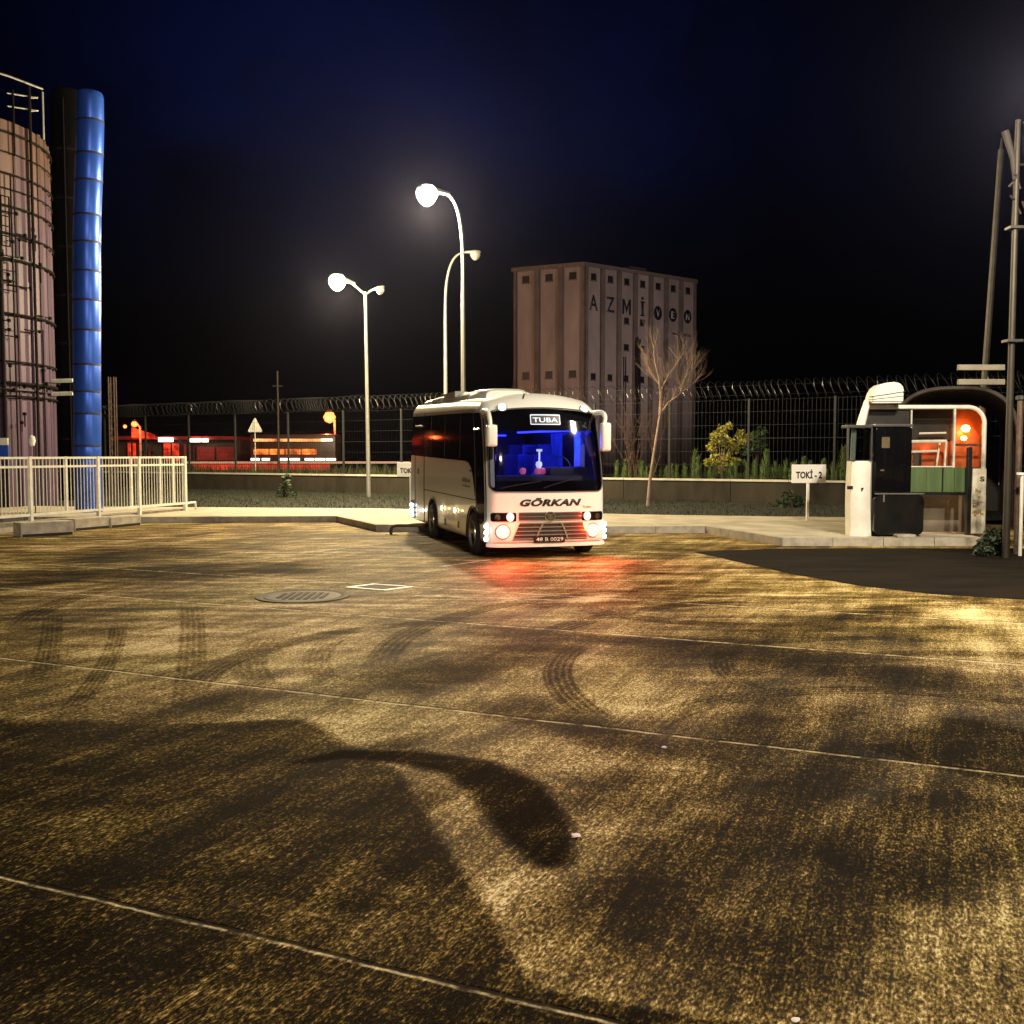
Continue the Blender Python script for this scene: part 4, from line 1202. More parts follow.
# ladder, brackets and fittings clustered on the walkways
for (px0, px1, py0, py1) in ((9, 17, 195, 245), (0, 22, 258, 288), (0, 6, 240, 258)):
    g = MB()
    aL, yy = ang_for(px0, rr + .1); aR, _ = ang_for(px1, rr + .1)
    pL = Vector((math.cos(aL), math.sin(aL), 0)) * (rr + .1); pR = Vector((math.cos(aR), math.sin(aR), 0)) * (rr + .1)
    z0, z1 = at(px0, py1, yy).z, at(px0, py0, yy).z
    for p in (pL, pR): g.tube([p + Vector((0, 0, z0)), p + Vector((0, 0, z1))], .025, 6)
    k = max(2, int((z1 - z0) / .28))
    for i in range(k + 1):
        zz = z0 + (z1 - z0) * i / k; g.tube([pL + Vector((0, 0, zz)), pR + Vector((0, 0, zz))], .02, 5)
    g.build('ladder', sc, scaf)
rnd = random.Random(3)
for k in range(46):
    g = MB()
    px = rnd.uniform(-20, 55); py = rnd.choice((205, 230, 240, 260, 320, 330, 338, 385, 393, 255, 280, 430)) + rnd.uniform(-6, 6)
    a_, yy = ang_for(px, rr); p = Vector((math.cos(a_), math.sin(a_), 0)) * (rr + rnd.uniform(-.1, .12)); z_ = at(px, py, yy).z
    t = Vector((-math.sin(a_), math.cos(a_), 0))
    d = t * rnd.uniform(.15, .8) if rnd.random() < .5 else Vector((0, 0, rnd.uniform(.15, .6)))
    g.tube([p + Vector((0, 0, z_)), p + d + Vector((0, 0, z_))], rnd.uniform(.012, .03), 5)
    e_ = p + d + Vector((0, 0, z_)); g.box(e_ - Vector((.04, .04, .04)), e_ + Vector((.04, .04, .05)))
    g.build('fitting', sc, scaf)
# pipes joining silo to the duct
a_, yy = ang_for(50, rr)
g = MB()
for py in (381, 394):
    p0 = at(52, py, 29.5) - Vector((cx_, cy_, 0)); p1 = at(73, py - .5, 29.5) - Vector((cx_, cy_, 0)); g.tube([p0, p1], .06, 8)
g.build('branch_pipe', M['off_white'], scaf, smooth=True)
# bare lamp globe and blue board at the silo foot
p = at(32, 441, 26.0)
root = empty('bulkhead_lamp', (p.x, 26.0, 0), label='small white globe lamp on a thin post before the silo', cat='lamp')
g = MB(); g.lathe([(0, .16), (.07, .12), (.09, .0), (.06, -.12), (0, -.15)], (0, 0, p.z), 'z', 14); g.build('globe', mat('white_globe', (.85, .85, .8), .2), root, smooth=True)
g = MB(); g.tube([(0, .1, 0), (0, .1, p.z), (0, 0, p.z)], .02, 6); g.build('post', M['dark_steel'], root)
p = at(-4, 457, 25.0); q = at(7.5, 438, 25.0)
root = empty('blue_board', (p.x, 25.0, 0), label='blue board with white top strip cut by the left picture edge', cat='sign')
hz_ = q.z - p.z
g = MB(); g.box((-.3, 0, p.z), (q.x - p.x, .04, p.z + hz_ * .62)); g.build('board', mat('blue_board_paint', (.02, .09, .5), .4), root)
g = MB(); g.box((-.3, -.004, p.z + hz_ * .63), (q.x - p.x, .04, q.z)); g.build('strip', M['white_paint'], root)
g = MB(); g.tube([(0, .07, 0), (0, .07, q.z)], .03, 6); g.build('post', M['dark_steel'], root)
# dark tank between
p = at(68, 90, 36.0)
dt = empty('dark_tank', (p.x, 36.0, 0), label='dark unlit round tank in the gap between silo and blue duct', cat='tank')
g = MB(); g.lathe([(.62, 0), (.62, p.z - .3), (.55, p.z - .1), (.35, p.z), (0, p.z + .03)], (0, 0, 0), 'z', 32); g.build('shell', mat('dark_tank_paint', (.003, .003, .0035), .9, spec=.05), dt, smooth=True)
g = MB()
for k in range(8): g.lathe([(.64, k * 1.7 + .5), (.66, k * 1.7 + .55), (.64, k * 1.7 + .6)], (0, 0, 0), 'z', 32)
g.tube([(.1, -.66, 0), (.1, -.66, p.z - .5)], .03, 6)
g.build('band', mat('black_iron', (.008, .007, .007), .9, spec=.05), dt, smooth=True)
# blue duct
Yd = 27.0
bd = at(87.5, 455, Yd); base = Vector((bd.x, Yd, 0))
duct = empty('blue_duct', base, label='tall shiny blue sheet metal duct with dark joint bands', cat='duct')
px_s = [(460, 87.3), (446, 87.3), (414, 87.4), (392, 87.2), (365, 87.0), (331, 87.0), (301, 87.0), (272, 87.0), (243, 87.0), (216, 87.3), (182, 88.6), (155, 89.5), (122, 90.2), (93, 90.0)]
dm = mat('blue_duct_sheet', (0.03, 0.11, 0.60), 0.38, 0.5, var=0.18, vscale=1.2, stretch=(1, 1, .5), bump=.35, bscale=2.2)
rd_ = 13.0 / F * Yd
rings = [(Vector((0, 0, 0)), rd_ * 1.02)]
for py, px in px_s:
    w_ = at(px, py, Yd) - base; rings.append((w_, rd_ * (1.0 if py > 130 else .98)))
for i in range(len(rings) - 1):
    (a, ra), (b_, rb) = rings[i], rings[i + 1]
    if (b_ - a).length < .05: continue
    k = ra * random.uniform(.985, 1.0)
    g = MB(); d = (b_ - a)
    fr_ = [(0.0, .985), (.03, 1.0), (.5, 1.0), (.97, 1.0), (1.0, .985)]
    if i == len(rings) - 2: fr_ = [(0, .985), (.03, 1), (.6, 1.0), (.85, .99), (.93, .96), (1.0, .90)]
    g.tube([a + d * t for t, s_ in fr_], [k * s_ for t, s_ in fr_], 40)
    g.build('duct_section', dm, duct, smooth=True)
g = MB()
for (a, ra) in rings[2:-1]:
    g.tube([a - Vector((0, 0, .025)), a + Vector((0, 0, .025))], ra * 1.015, 40)
g.build('joint_band', mat('joint_band', (.02, .010, .008), .6, var=.3), duct, smooth=False)
# lattice post
p = at(112, 377, 33.0)
lp = empty('lattice_post', (p.x, 33.0, 0), label='slim lattice steel post right of the blue duct', cat='post')
g = MB(); w = .09
for sx in (-w, w):
    for sy in (-w, w): g.tube([(sx, sy, 0), (sx, sy, p.z)], .022, 5)
g.build('leg', M['rust_steel'], lp)
g = MB(); k = 0; zz = .1
while zz < p.z - .2:
    s_ = 1 if k % 2 else -1
    g.tube([(-w * s_, -w, zz), (w * s_, -w, zz + .2)], .012, 4); g.tube([(-w, -w * s_, zz), (-w, w * s_, zz + .2)], .012, 4); zz += .2; k += 1
g.build('bracing', M['rust_steel'], lp)

# ------------------------------------------------------------------ grain silo building in the distance
zc = 143.0
def colp(px, Y): return Vector(((px - 512) / F * Y / (cp) * cp, Y, 0))
cor = at(585, 262, zc); lft = at(514.5, 268, 147.6); rgt = at(695, 280, 157.0)
def fl2(v): return Vector((v.x, v.y, 0))
Hs = cor.z
gs = empty('grain_silo', fl2(cor), label='tall concrete grain silo building with black painted letters, far behind the fence', cat='building')
O = fl2(cor); Lv = fl2(lft) - O; Rv = fl2(rgt) - O
m_l = mat('silo_render', (0.36, 0.28, 0.25), 0.9, var=0.25, vscale=.35, bump=.1, bscale=2, stretch=(1, 1, .3))
m_p = mat('silo_pilaster', (0.17, 0.125, 0.105), 0.9, var=0.3, vscale=.4)
g = MB(); g.poly([(0, 0), (Rv.x, Rv.y), (Rv.x + Lv.x, Rv.y + Lv.y), (Lv.x, Lv.y)], -.5, Hs - .6); g.build('wall', m_l, gs)
def prism(a, b_, nrm, z0, z1, d0, d1, g):
    q = [a + nrm * d0, b_ + nrm * d0, b_ + nrm * d1, a + nrm * d1]; g.poly([(v.x, v.y) for v in q], z0, z1)
def outn(v, other):
    nn = Vector((-v.y, v.x, 0)).normalized()
    return -nn if nn.dot(other) > 0 else nn
nR = outn(Rv, Lv); nL = outn(Lv, Rv)
def facade(V, nn, cnt, letters, name):
    L = V.length; t = V.normalized(); pw = .75
    edges = [L * i / cnt for i in range(cnt + 1)]
    for e in edges:
        g = MB(); a, b_ = max(0, e - pw / 2), min(L, e + pw / 2)
        prism(t * a, t * b_, nn, -.4, Hs - .62, -.05, .35, g); g.build('pilaster', m_p, gs)
facade(Rv, nR, 7, 1, 'r'); facade(Lv, nL, 3, 0, 'l')
g = MB(); c0 = (Rv + Lv) / 2
def scl(v, k): return (v - c0) * k + c0
q = [scl(v, 1.035) for v in (Vector((0, 0, 0)), Rv, Rv + Lv, Lv)]
g.poly([(v.x, v.y) for v in q], Hs - .6, Hs); g.build('cornice', mat('silo_cornice', (.2, .15, .12), .9), gs)
g = MB(); a = Rv * .40; b_ = Rv * .55
prism(a, b_, nR, Hs + .003, Hs + .5, -3, -.3, g); g.build('roof_hatch', m_p, gs)
wmat = mat('silo_window', (.012, .011, .011), .5)
def win(V, nn, s0, s1, z0, z1):
    t = V.normalized(); g = MB(); prism(t * s0, t * s1, nn, z0, z1, .02, .06, g)
    fo_ = g.build('window', wmat, gs)
    g = MB(); prism(t * (s0 - .08), t * (s1 + .08), nn, z0 - .16, z0 - .003, .0, .14, g); g.build('sill', m_p, fo_)
bayR = Rv.length / 7; bayL = Lv.length / 3
def zpix(py, px, Y): return at(px, py, Y).z
def bayY(i): return O.y + Rv.y * (i + .5) / 7
for i in range(7):
    c = bayR * (i + .5); 
    ztop = Hs - 1.45
    win(Rv, nR, c - .5, c + .5, ztop - .95, ztop)
for i in range(3):
    c = bayL * (i + .5); win(Lv, nL, c - .55, c + .55, Hs - 2.3, Hs - 1.3); win(Lv, nL, c - .55, c + .55, Hs - 16.3, Hs - 15.3)
for i in range(4):
    c = bayR * (i + .5); win(Rv, nR, c - .45, c + .45, Hs - 16.6, Hs - 15.7)
for i in (2, 3):
    c = bayR * (i + .5); win(Rv, nR, c - .48, c + .48, Hs - 8.1, Hs - 7.2); win(Rv, nR, c - .48, c + .48, Hs - 12.0, Hs - 11.1)
t = Rv.normalized()
for i, ch in enumerate('AZMIVEN'):
    c = bayR * (i + .5); zc_ = Hs - 5.6
    if i < 4:
        bm = fit_text(ch, 1.6 if ch != 'I' else .45, 2.2, bold=.012)
        if ch == 'M':
            bm.free(); bm = bmesh.new()
            for P_ in ([(-.85, -1.1), (-.50, -1.1), (-.50, 1.1), (-.85, 1.1)], [(.50, -1.1), (.85, -1.1), (.85, 1.1), (.50, 1.1)], [(-.49, 1.1), (-.49, .5), (0, -.9), (0, -.1)], [(.49, 1.1), (.001, -.1), (.001, -.9), (.49, .5)]):
                bm.faces.new([bm.verts.new((a_, b_, 0)) for a_, b_ in P_])
        if ch == 'I':
            for x0, x1, z0, z1 in ((-.5, .5, .92, 1.05), (-.5, .5, -1.05, -.92)):
                vs = [bm.verts.new((x0, z0, 0)), bm.verts.new((x1, z0, 0)), bm.verts.new((x1, z1, 0)), bm.verts.new((x0, z1, 0))]; bm.faces.new(vs)
        place_bm(thick(bm, .05), face_mtx(t * c + nR * .02 + Vector((0, 0, zc_)), t)); obj_from_bm(bm, 'letter', M['letter'], gs, False)
        if ch == 'I':
            g = MB(); prism(t * (c - .22), t * (c + .22), nR, zc_ + 1.35, zc_ + 1.75, .02, .07, g); g.build('letter_dot', M['letter'], gs)
    else:
        zz = zc_ - .35
        bm = bmesh.new(); bm.faces.new([bm.verts.new((a_, b_, 0)) for a_, b_ in disc2(0, 0, .85, 1.05, 28)])
        place_bm(thick(bm, .05), face_mtx(t * c + nR * .02 + Vector((0, 0, zz)), t)); dd = obj_from_bm(bm, 'letter_disc', M['letter'], gs, False)
        bm = fit_text(ch, .8, 1.1, bold=.02); place_bm(thick(bm, .03), face_mtx(t * c + nR * .075 + Vector((0, 0, zz)), t)); obj_from_bm(bm, 'letter', mat('pale_letter', (.5, .45, .42), .8), dd, False)
bm = fit_text('YEM SAN. TİC. A.Ş.', 4.2, .5, bold=.02); place_bm(thick(bm, .03), face_mtx(t * bayR * 6.0 + nR * .36 + Vector((0, 0, Hs - 8.9)), t)); obj_from_bm(bm, 'lettering', M['letter'], gs, False)
g = MB(); prism(t * (bayR * 2.93), t * (bayR * 3.13), nR, -.3, Hs - 10.3, .36, 1.0, g); g.build('downpipe', M['black'], gs)
g = MB()
for dx in (2.3, 2.42): prism(t * (bayR * dx), t * (bayR * (dx + .02)), nR, -.3, Hs - 13, .1, .25, g)
g.build('thin_pipe', M['dark_steel'], gs)
# added flood masts, standing in for the unseen lights on the silo
for k, (fx, fy, tx, ty, tz, p_) in enumerate([(-45, 105, 3, 146, 16, 16000), (26, 112, 18, 150, 20, 9000)]):
    root = empty('added_flood_mast', (fx, fy, 0), label=('added flood light mast in the dark field far left of the grain silo' if k == 0 else 'added flood light mast in the dark field before the grain silo'), cat='floodlight')
    if k == 0:
        g = MB(); g.tube([(0, 0, 0), (0, 0, 7)], .1, 8, .06); g.build('pole', M['dark_steel'], root); g = MB(); g.box((-.2, -.1, 6.95), (.2, .1, 7.25)); g.build('lamp_head', M['dark_steel'], root)
        spot('added_flood', (fx + .3, fy + .4, 7.2), (tx, ty, tz), (1.0, .58, .30), p_ * 2.6, 50, .8, .2)
    else:
        g = MB(); g.tube([(0, 0, 0), (0, 0, 1.6)], .08, 8, .06); g.build('pole', M['dark_steel'], root); g = MB(); g.box((-.2, -.1, 1.55), (.2, .1, 1.8)); g.build('lamp_head', M['dark_steel'], root)
        spot('added_flood', (fx, fy + .5, 1.9), (tx, ty, tz), (1.0, .82, .78), p_ * 2.0, 60, .9, .2)

# ------------------------------------------------------------------ plants
def limb(g, p, d, L, r, depth, rnd, spread=.5, up=.25):
    pts = [p]; q = p.copy(); dd = d.copy(); k = 4
    for i in range(k):
        dd = (dd + Vector((rnd.uniform(-1, 1), rnd.uniform(-1, 1), rnd.uniform(-.6, 1))) * .14).normalized()
        q = q + dd * (L / k); pts.append(q.copy())
    g.tube(pts, r, 6 if depth < 2 else 4, r * .6)
    if depth >= 4: return
    for i in range(rnd.choice((2, 3, 3)) if depth else 2):
        j = rnd.randint(2, k); nd = (dd + Vector((rnd.uniform(-1, 1), rnd.uniform(-1, 1), rnd.uniform(-.2, 1) * up * 2)) * spread).normalized()
        limb(g, pts[j].copy(), nd, L * rnd.uniform(.55, .8), r * .55, depth + 1, rnd, spread, up)
bark = mat('pale_bark', (0.27, 0.19, 0.15), 0.85, var=.3, vscale=6)
twig = mat('twig_bark', (0.10, 0.055, 0.04), 0.85, var=.3, vscale=6)
# bare tree in front of the wall
Yt = 31.5; b = at(648, 470, Yt)
bt_ = empty('bare_tree', (b.x, Yt, .08), label='leafless pale tree leaning right in front of the fence, right of the coach', cat='tree')
P = [at(x_, y_, Yt) - Vector((b.x, Yt, .08)) for x_, y_ in ((648, 509), (650, 480), (656, 440), (660, 415))]
P[0].z = 0
g = MB(); g.tube(P, [.065, .05, .042, .036], 8); g.build('trunk', bark, bt_, smooth=True)
rnd = random.Random(11)
g = MB()
def path(pp, r0, r1):
    q = [at(x_, y_, Yt + dy) - Vector((b.x, Yt, .08)) for x_, y_, dy in pp]
    g.tube(q, r0, 6, r1)
    return q
for pp, r0, r1 in ([[(660, 415, 0), (661, 395, .0), (659, 378, -.2), (655, 362, -.3), (653, 345, -.3)], .05, .012], [[(660, 415, 0), (668, 403, .2), (680, 394, .3), (690, 386, .4), (697, 380, .4)], .034, .008],
                  [[(661, 390, 0), (668, 376, .3), (676, 365, .3), (684, 352, .5)], .024, .006], [[(660, 385, 0), (652, 375, .2), (646, 362, .3)], .022, .006], [[(680, 394, .3), (684, 380, .1), (692, 368, .1)], .018, .006]):
    q = path(pp, r0, r1)
    for k in range(34):
        i = rnd.randint(1, len(q) - 1); d = (q[i] - q[i - 1]).normalized()
        d = (d + Vector((rnd.uniform(-1, 1), rnd.uniform(-1, 1), rnd.uniform(-.2, .8))) * .8).normalized()
        limb(g, q[i - 1].lerp(q[i], rnd.random()), d, rnd.uniform(.25, .55), .0045, 2, rnd, .6, .5)
g.build('branches', bark, bt_, smooth=True)
# bare brown brush behind it
Yb = 36.5
for (px, hgt, sd, lab) in ((640, 5.0, 5, 'tangled leafless brown shrub behind the fence, left of the pale bare tree'), (515, 5.2, 8, 'leafless brown shrub behind the fence above the coach roof')):
    b = at(px, 470, Yb); rnd = random.Random(sd)
    rt = empty('bare_shrub', (b.x, Yb, 0), label=lab, cat='shrub')
    g = MB()
    for k in range(7):
        d = Vector((rnd.uniform(-.28, .28), rnd.uniform(-.3, .3), 1)).normalized()
        limb(g, Vector((rnd.uniform(-.3, .3), rnd.uniform(-.3, .3), 0)), d, hgt * rnd.uniform(.3, .42), .03, 1, rnd, .45, .6)
    g.build('twigs', twig, rt, smooth=True)
def leafm(name, lo_, hi_, rough=.6, sc_=5):
    m, nt, b_ = newmat(name); tc = nt.new('ShaderNodeTexCoord'); f_ = noise(nt, tc.outputs['Object'], sc_, 3)
    nt.l.new(ramp(nt, f_, [(.3, lo_), (.7, hi_)]), b_.inputs['Base Color']); b_.inputs['Roughness'].default_value = rough
    return m
def leaf(bm, p, s_, rnd):
    a = Vector((rnd.gauss(0, 1), rnd.gauss(0, 1), rnd.gauss(0, 1))).normalized(); b_ = a.orthogonal().normalized(); b_ = (b_ * math.cos(rnd.uniform(0, 6)) + a.cross(b_) * math.sin(rnd.uniform(0, 6)))
    c_ = a.cross(b_)
    bm.faces.new([bm.verts.new(p + b_ * s_), bm.verts.new(p + c_ * s_ * .5), bm.verts.new(p - b_ * s_), bm.verts.new(p - c_ * s_ * .5)])
def leafy(px, Y, clumps, lm_, tm, label, name, n_=60, ls=.09, sd=1):
    rnd = random.Random(sd); b = at(px, 470, Y)
    rt = empty(name, (b.x, Y, 0), label=label, cat='tree' if 'tree' in name else 'bush')
    g = MB(); gt = MB()
    gt.tube([(0, 0, 0), (.02, 0, .7), (0, .03, 1.2)] if 'tree' in name else [(0, 0, 0), (.01, 0, .15), (0, .02, .3)], .05, 7, .035)
    for (x_, y_, r_) in clumps:
        c_ = at(x_, y_, Y + rnd.uniform(-.35, .35)) - Vector((b.x, Y, 0)); rr_ = r_ / F * Y
        gt.tube([Vector((0, .02, max(.3, min(1.1, c_.z - .4)))), c_ * .6 + Vector((0, 0, c_.z * .35)), c_], .022, 5, .008)
        for k in range(n_):
            v = Vector((rnd.gauss(0, 1), rnd.gauss(0, 1), rnd.gauss(0, 1))); v = v.normalized() * rr_ * rnd.random()**.45
            leaf(g.bm, c_ + v, ls * rnd.uniform(.6, 1.3), rnd)
    gt.build('trunk', tm, rt, smooth=True); g.build('crown', lm_, rt, recalc=False)
rnd = random.Random(2)
leafy(722, 35.2, [(716, 437, 7), (722, 430, 6), (712, 447, 6), (727, 442, 8), (735, 448, 6), (742, 440, 6), (749, 437, 4), (716, 460, 8), (725, 458, 9), (735, 462, 5), (708, 462, 4), (729, 426, 4), (718, 470, 5), (741, 434, 5)],
      leafm('yellow_leaf', (.30, .30, .04), (.55, .50, .08)), bark, 'small yellow leaved tree behind the fence, lit by the lamps', 'young_tree', 130, .062, 4)
leafy(757, 37.5, [(752, 440, 8), (760, 434, 8), (756, 448, 7), (762, 443, 6), (748, 450, 6)], leafm('dark_leaf', (.02, .05, .015), (.05, .10, .03)), twig, 'dark green round tree just right of the yellow tree', 'young_tree', 120, .09, 5)
leafy(792, 30.5, [(790, 498, 9), (797, 504, 9), (783, 506, 9), (790, 512, 10), (799, 514, 8), (780, 516, 7)], leafm('bush_leaf', (.012, .028, .008), (.03, .055, .018)), twig, 'dark leafy bush on the grass behind the TOKİ - 2 sign', 'bush', 160, .07, 6)
leafy(287, 38.0, [(287, 486, 7), (284, 494, 8), (290, 496, 7), (287, 478, 4)], leafm('bush_leaf', (.012, .028, .008), (.03, .055, .018)), twig, 'small dark bush on the grass before the left part of the wall', 'bush', 130, .07, 7)
# row of young conifers behind the wall
cl_ = leafm('conifer_leaf', (.06, .12, .03), (.20, .28, .08), .7, 4)
protos = []
for v in range(3):
    rnd = random.Random(20 + v); g = MB()
    H = 1.0
    for k in range(420):
        h = rnd.random()**.8; rad = .22 * (1 - h)**.7 * (1 + .4 * math.sin(h * 19 + v * 2) + .35 * math.sin(h * 41 + v)) * rnd.random()**.4 + .01
        a = rnd.uniform(0, 2 * PI); p = Vector((rad * math.cos(a), rad * math.sin(a), .04 + h * .96))
        d = Vector((math.cos(a) * .6, math.sin(a) * .6, 1)).normalized(); s_ = Vector((-math.sin(a), math.cos(a), 0)) * .018
        l = rnd.uniform(.05, .17); g.bm.faces.new([g.bm.verts.new(p - s_), g.bm.verts.new(p + s_), g.bm.verts.new(p + d * l)])
    me = bpy.data.meshes.new('crown'); g.bm.to_mesh(me); g.bm.free(); me.materials.append(cl_)
    g = MB(); g.tube([(0, 0, 0), (0, 0, .9)], .02, 5, .004); tm = bpy.data.meshes.new('trunk'); g.bm.to_mesh(tm); g.bm.free(); tm.materials.append(twig)
    protos.append((me, tm))
rnd = random.Random(31)
cpx = [609, 617, 626, 634, 642, 652, 662, 672, 681, 690, 698, 706, 716, 727, 735, 743, 751, 759, 768, 776, 785, 795, 804, 813, 824, 836, 846]
tops = {617: 462, 642: 460, 681: 452, 690: 458, 727: 462, 751: 461, 759: 453, 776: 462, 795: 460, 813: 462, 836: 449}
for px in cpx + [p_ + 4.4 for p_ in cpx]:
    s_ = wall_s(px); off_ = rnd.uniform(.7, 1.4); p = wl(s_, off_)
    H = at(px, tops.get(px, rnd.uniform(462, 471)), p.y).z
    rt = empty('young_conifer', p, rnd.uniform(0, 6), 'small green conifer in the planted row behind the low wall', 'conifer', 'young conifers behind the wall')
    k = rnd.choice(protos)
    for nm_, me_ in (('crown', k[0]), ('trunk', k[1])):
        o = bpy.data.objects.new(nm_, me_); C.objects.link(o); o.parent = rt; o.scale = (H * .62, H * .62, H)

# ------------------------------------------------------------------ beyond the fence, left: red lit station, minibus, lamps, signs
red_lit = emit('red_backlit_panel', (1.0, 0.045, 0.012), 2.0, (.3, .02, .01), .7)
red_dim = mat('red_wall', (0.35, 0.03, 0.02), 0.6, var=.4, vscale=1.5)
tube_w = emit('white_tube', (1.0, 0.90, 0.72), 6)
Yst = 70.0
b = at(120, 470, Yst)
st = empty('roadside_station', (b.x, Yst, 0), label='low roadside building with red lit fascia and white tube lights at left', cat='building')
def X(px): return at(px, 470, Yst).x - b.x
def Z(py): return at(170, py, Yst).z
g = MB(); g.box((X(118), 0.2, 0), (X(240), 6, Z(440))); g.build('wall', mat('station_wall', (.08, .05, .04), .8, var=.4), st)
g = MB()
g.bm.faces.new([g.bm.verts.new(v) for v in ((X(139), -1.2, Z(428)), (X(139), -1.2, Z(438)), (X(162), -1.2, Z(439)), (X(160), -1.2, Z(435)))])
rfas = bmesh.ops.extrude_face_region(g.bm, geom=list(g.bm.faces))
for v in [q_ for q_ in rfas['geom'] if isinstance(q_, bmesh.types.BMVert)]: v.co.y += .3
g.build('fascia', red_lit, st)
g = MB(); g.box((X(118), -1.0, Z(440) + .01), (X(240), 6.2, Z(436.5))); g.build('roof', red_dim, st)
for (p0, p1, y0, y1) in ((165, 179, 438, 442), (196, 206, 439, 442.2), (207.5, 213.5, 439, 442.2)):
    g = MB(); g.box((X(p0), -1.22, Z(y1)), (X(p1), -1.02, Z(y0)), bevel=.03); g.build('tube_light', tube_w, st)
for (p0, p1, y0, y1, m_) in ((163, 180, 443, 461, red_lit), (183, 192, 444, 460, red_dim), (127, 137, 443, 462, red_lit), (143, 152, 451, 458, red_dim), (196, 235, 447, 460, red_dim)):
    g = MB(); g.box((X(p0), .1, Z(y1)), (X(p1), .198, Z(y0))); fo_ = g.build('window', m_ if m_ is not red_lit else emit('red_window', (1, .05, .015), 1.0, (.2, .02, .01), .9), st)
    g = MB()
    for px in (p0, (p0 + p1) / 2, p1): g.box((X(px) - .05, .03, Z(y1)), (X(px) + .05, .098, Z(y0)))
    g.build('mullion', M['black'], fo_)
# low barrier by the road, the red light on it painted in as glow
b2 = at(186, 470, 58.0)
rb_ = empty('road_barrier', (b2.x, 58, 0), label='long low red roadside barrier with a pale top rail behind the wall', cat='barrier')
def X2(px): return at(px, 470, 58.0).x - b2.x
def Z2(py): return at(190, py, 58.0).z
g = MB(); g.box((X2(186), 0, Z2(463.5)), (X2(410), .12, Z2(461.5))); g.build('rail', emit('glow_rail', (1, .35, .2), .35, (.6, .5, .45)), rb_)
g = MB(); g.box((X2(193), .03, Z2(470)), (X2(330), .10, Z2(464.5))); g.build('panel', emit('red_glow_strip', (1, .06, .03), .4, (.4, .03, .02), .5), rb_)
g = MB()
for px in range(188, 410, 14): g.box((X2(px), .13, 0), (X2(px) + .12, .25, Z2(461.5)))
g.build('post', M['dark_steel'], rb_)
# minibus built in place of the light trails of a passing bus
Ym = 63.0; b3 = at(292, 470, Ym)
mbus = empty('minibus', (b3.x, Ym, 0), label='dark minibus with orange lit windows standing in for light trails beyond the fence', cat='bus')
def X3(px): return at(px, 470, Ym).x - b3.x
def Z3(py): return at(292, py, Ym).z
mb_body = mat('minibus_paint', (.10, .04, .025), .4)
g = MB(); g.box((X3(250), 0, Z3(466)), (X3(336), 2.2, Z3(434)), bevel=.18); g.build('body', mb_body, mbus, smooth=True)
orange = emit('orange_trail_pane', (1.0, .20, .03), 1.3, (.3, .1, .02), 1.1); orange2 = emit('orange_trail_strip', (1.0, .36, .12), 1.6, (.3, .1, .02), .8)
g = MB(); g.box((X3(254), -.03, Z3(441.5)), (X3(326), -.003, Z3(438.8))); g.build('roof_trail_strip', orange2, mbus)
for k in range(4):
    p0 = 254 + k * 16; g = MB(); g.box((X3(p0), -.03, Z3(454.5)), (X3(p0 + 14.8), -.003, Z3(449)), bevel=.01); g.build('window', orange, mbus)
for (p0, p1) in ((251, 260), (262, 270), (280, 300), (305, 314), (315, 325), (326, 336)):
    g = MB(); g.box((X3(p0), -.06, Z3(460.5)), (X3(p1), -.003, Z3(458.2)), bevel=.02); g.build('sill_trail', emit('sill_white', (1.0, .88, .75), 3.0), mbus)
g = MB(); g.box((X3(322), -.07, Z3(441)), (X3(333), -.035, Z3(439))); g.build('marker_light', tube_w, mbus)
for px in (266, 320):
    g = MB(); g.lathe([(0, -.1), (.2, -.1), (.42, -.08), (.42, .1), (0, .12)], (X3(px), .1, .42), 'y', 20); g.build('wheel', M['rubber'], mbus, smooth=True)
# red street lamps
def red_lamp(px, py, Y, r, power, label, strength, twin=False):
    p = at(px, py, Y); rt = empty('street_lamp', (p.x + .35, Y, 0), label=label, cat='street lamp', group='street lamps')
    g = MB(); g.tube([(0, 0, 0), (0, 0, p.z - .2)], .07, 8); g.tube([(0, 0, p.z - .2), (-.35, 0, p.z + .25)], .05, 6); g.build('pole', M['off_white'], rt)
    hs = [(-.35, p.z)] + ([(-.95, p.z - .15)] if twin else [])
    for i, (hx, hz2) in enumerate(hs):
        k = r if i == 0 else r * .6
        g = MB(); g.lathe([(0, k * .9), (k * .6, k * .7), (k, 0), (k * .7, -k * .7), (0, -k)], (hx, 0, hz2), 'z', 16); g.build('lens', emit('sodium_glow', (1.0, .24, .06), strength), rt, smooth=True)
        g = MB(); g.lathe([(0, k * 1.25), (k * .7, k * 1.1), (k * .75, k * .75), (0, k * .8)], (hx, 0, hz2), 'z', 14); g.build('lamp_head', M['dark_steel'], rt, smooth=True)
    point('sodium_light', (p.x, Y - .6, p.z - .3), (1, .10, .02), power, .1)
red_lamp(329.5, 417, 66.0, .42, 500, 'orange red glowing street lamp above the passing minibus', 4)
red_lamp(134.5, 424, 62.0, .20, 160, 'twin headed red street lamp at the left end of the roadside building', 4, True)
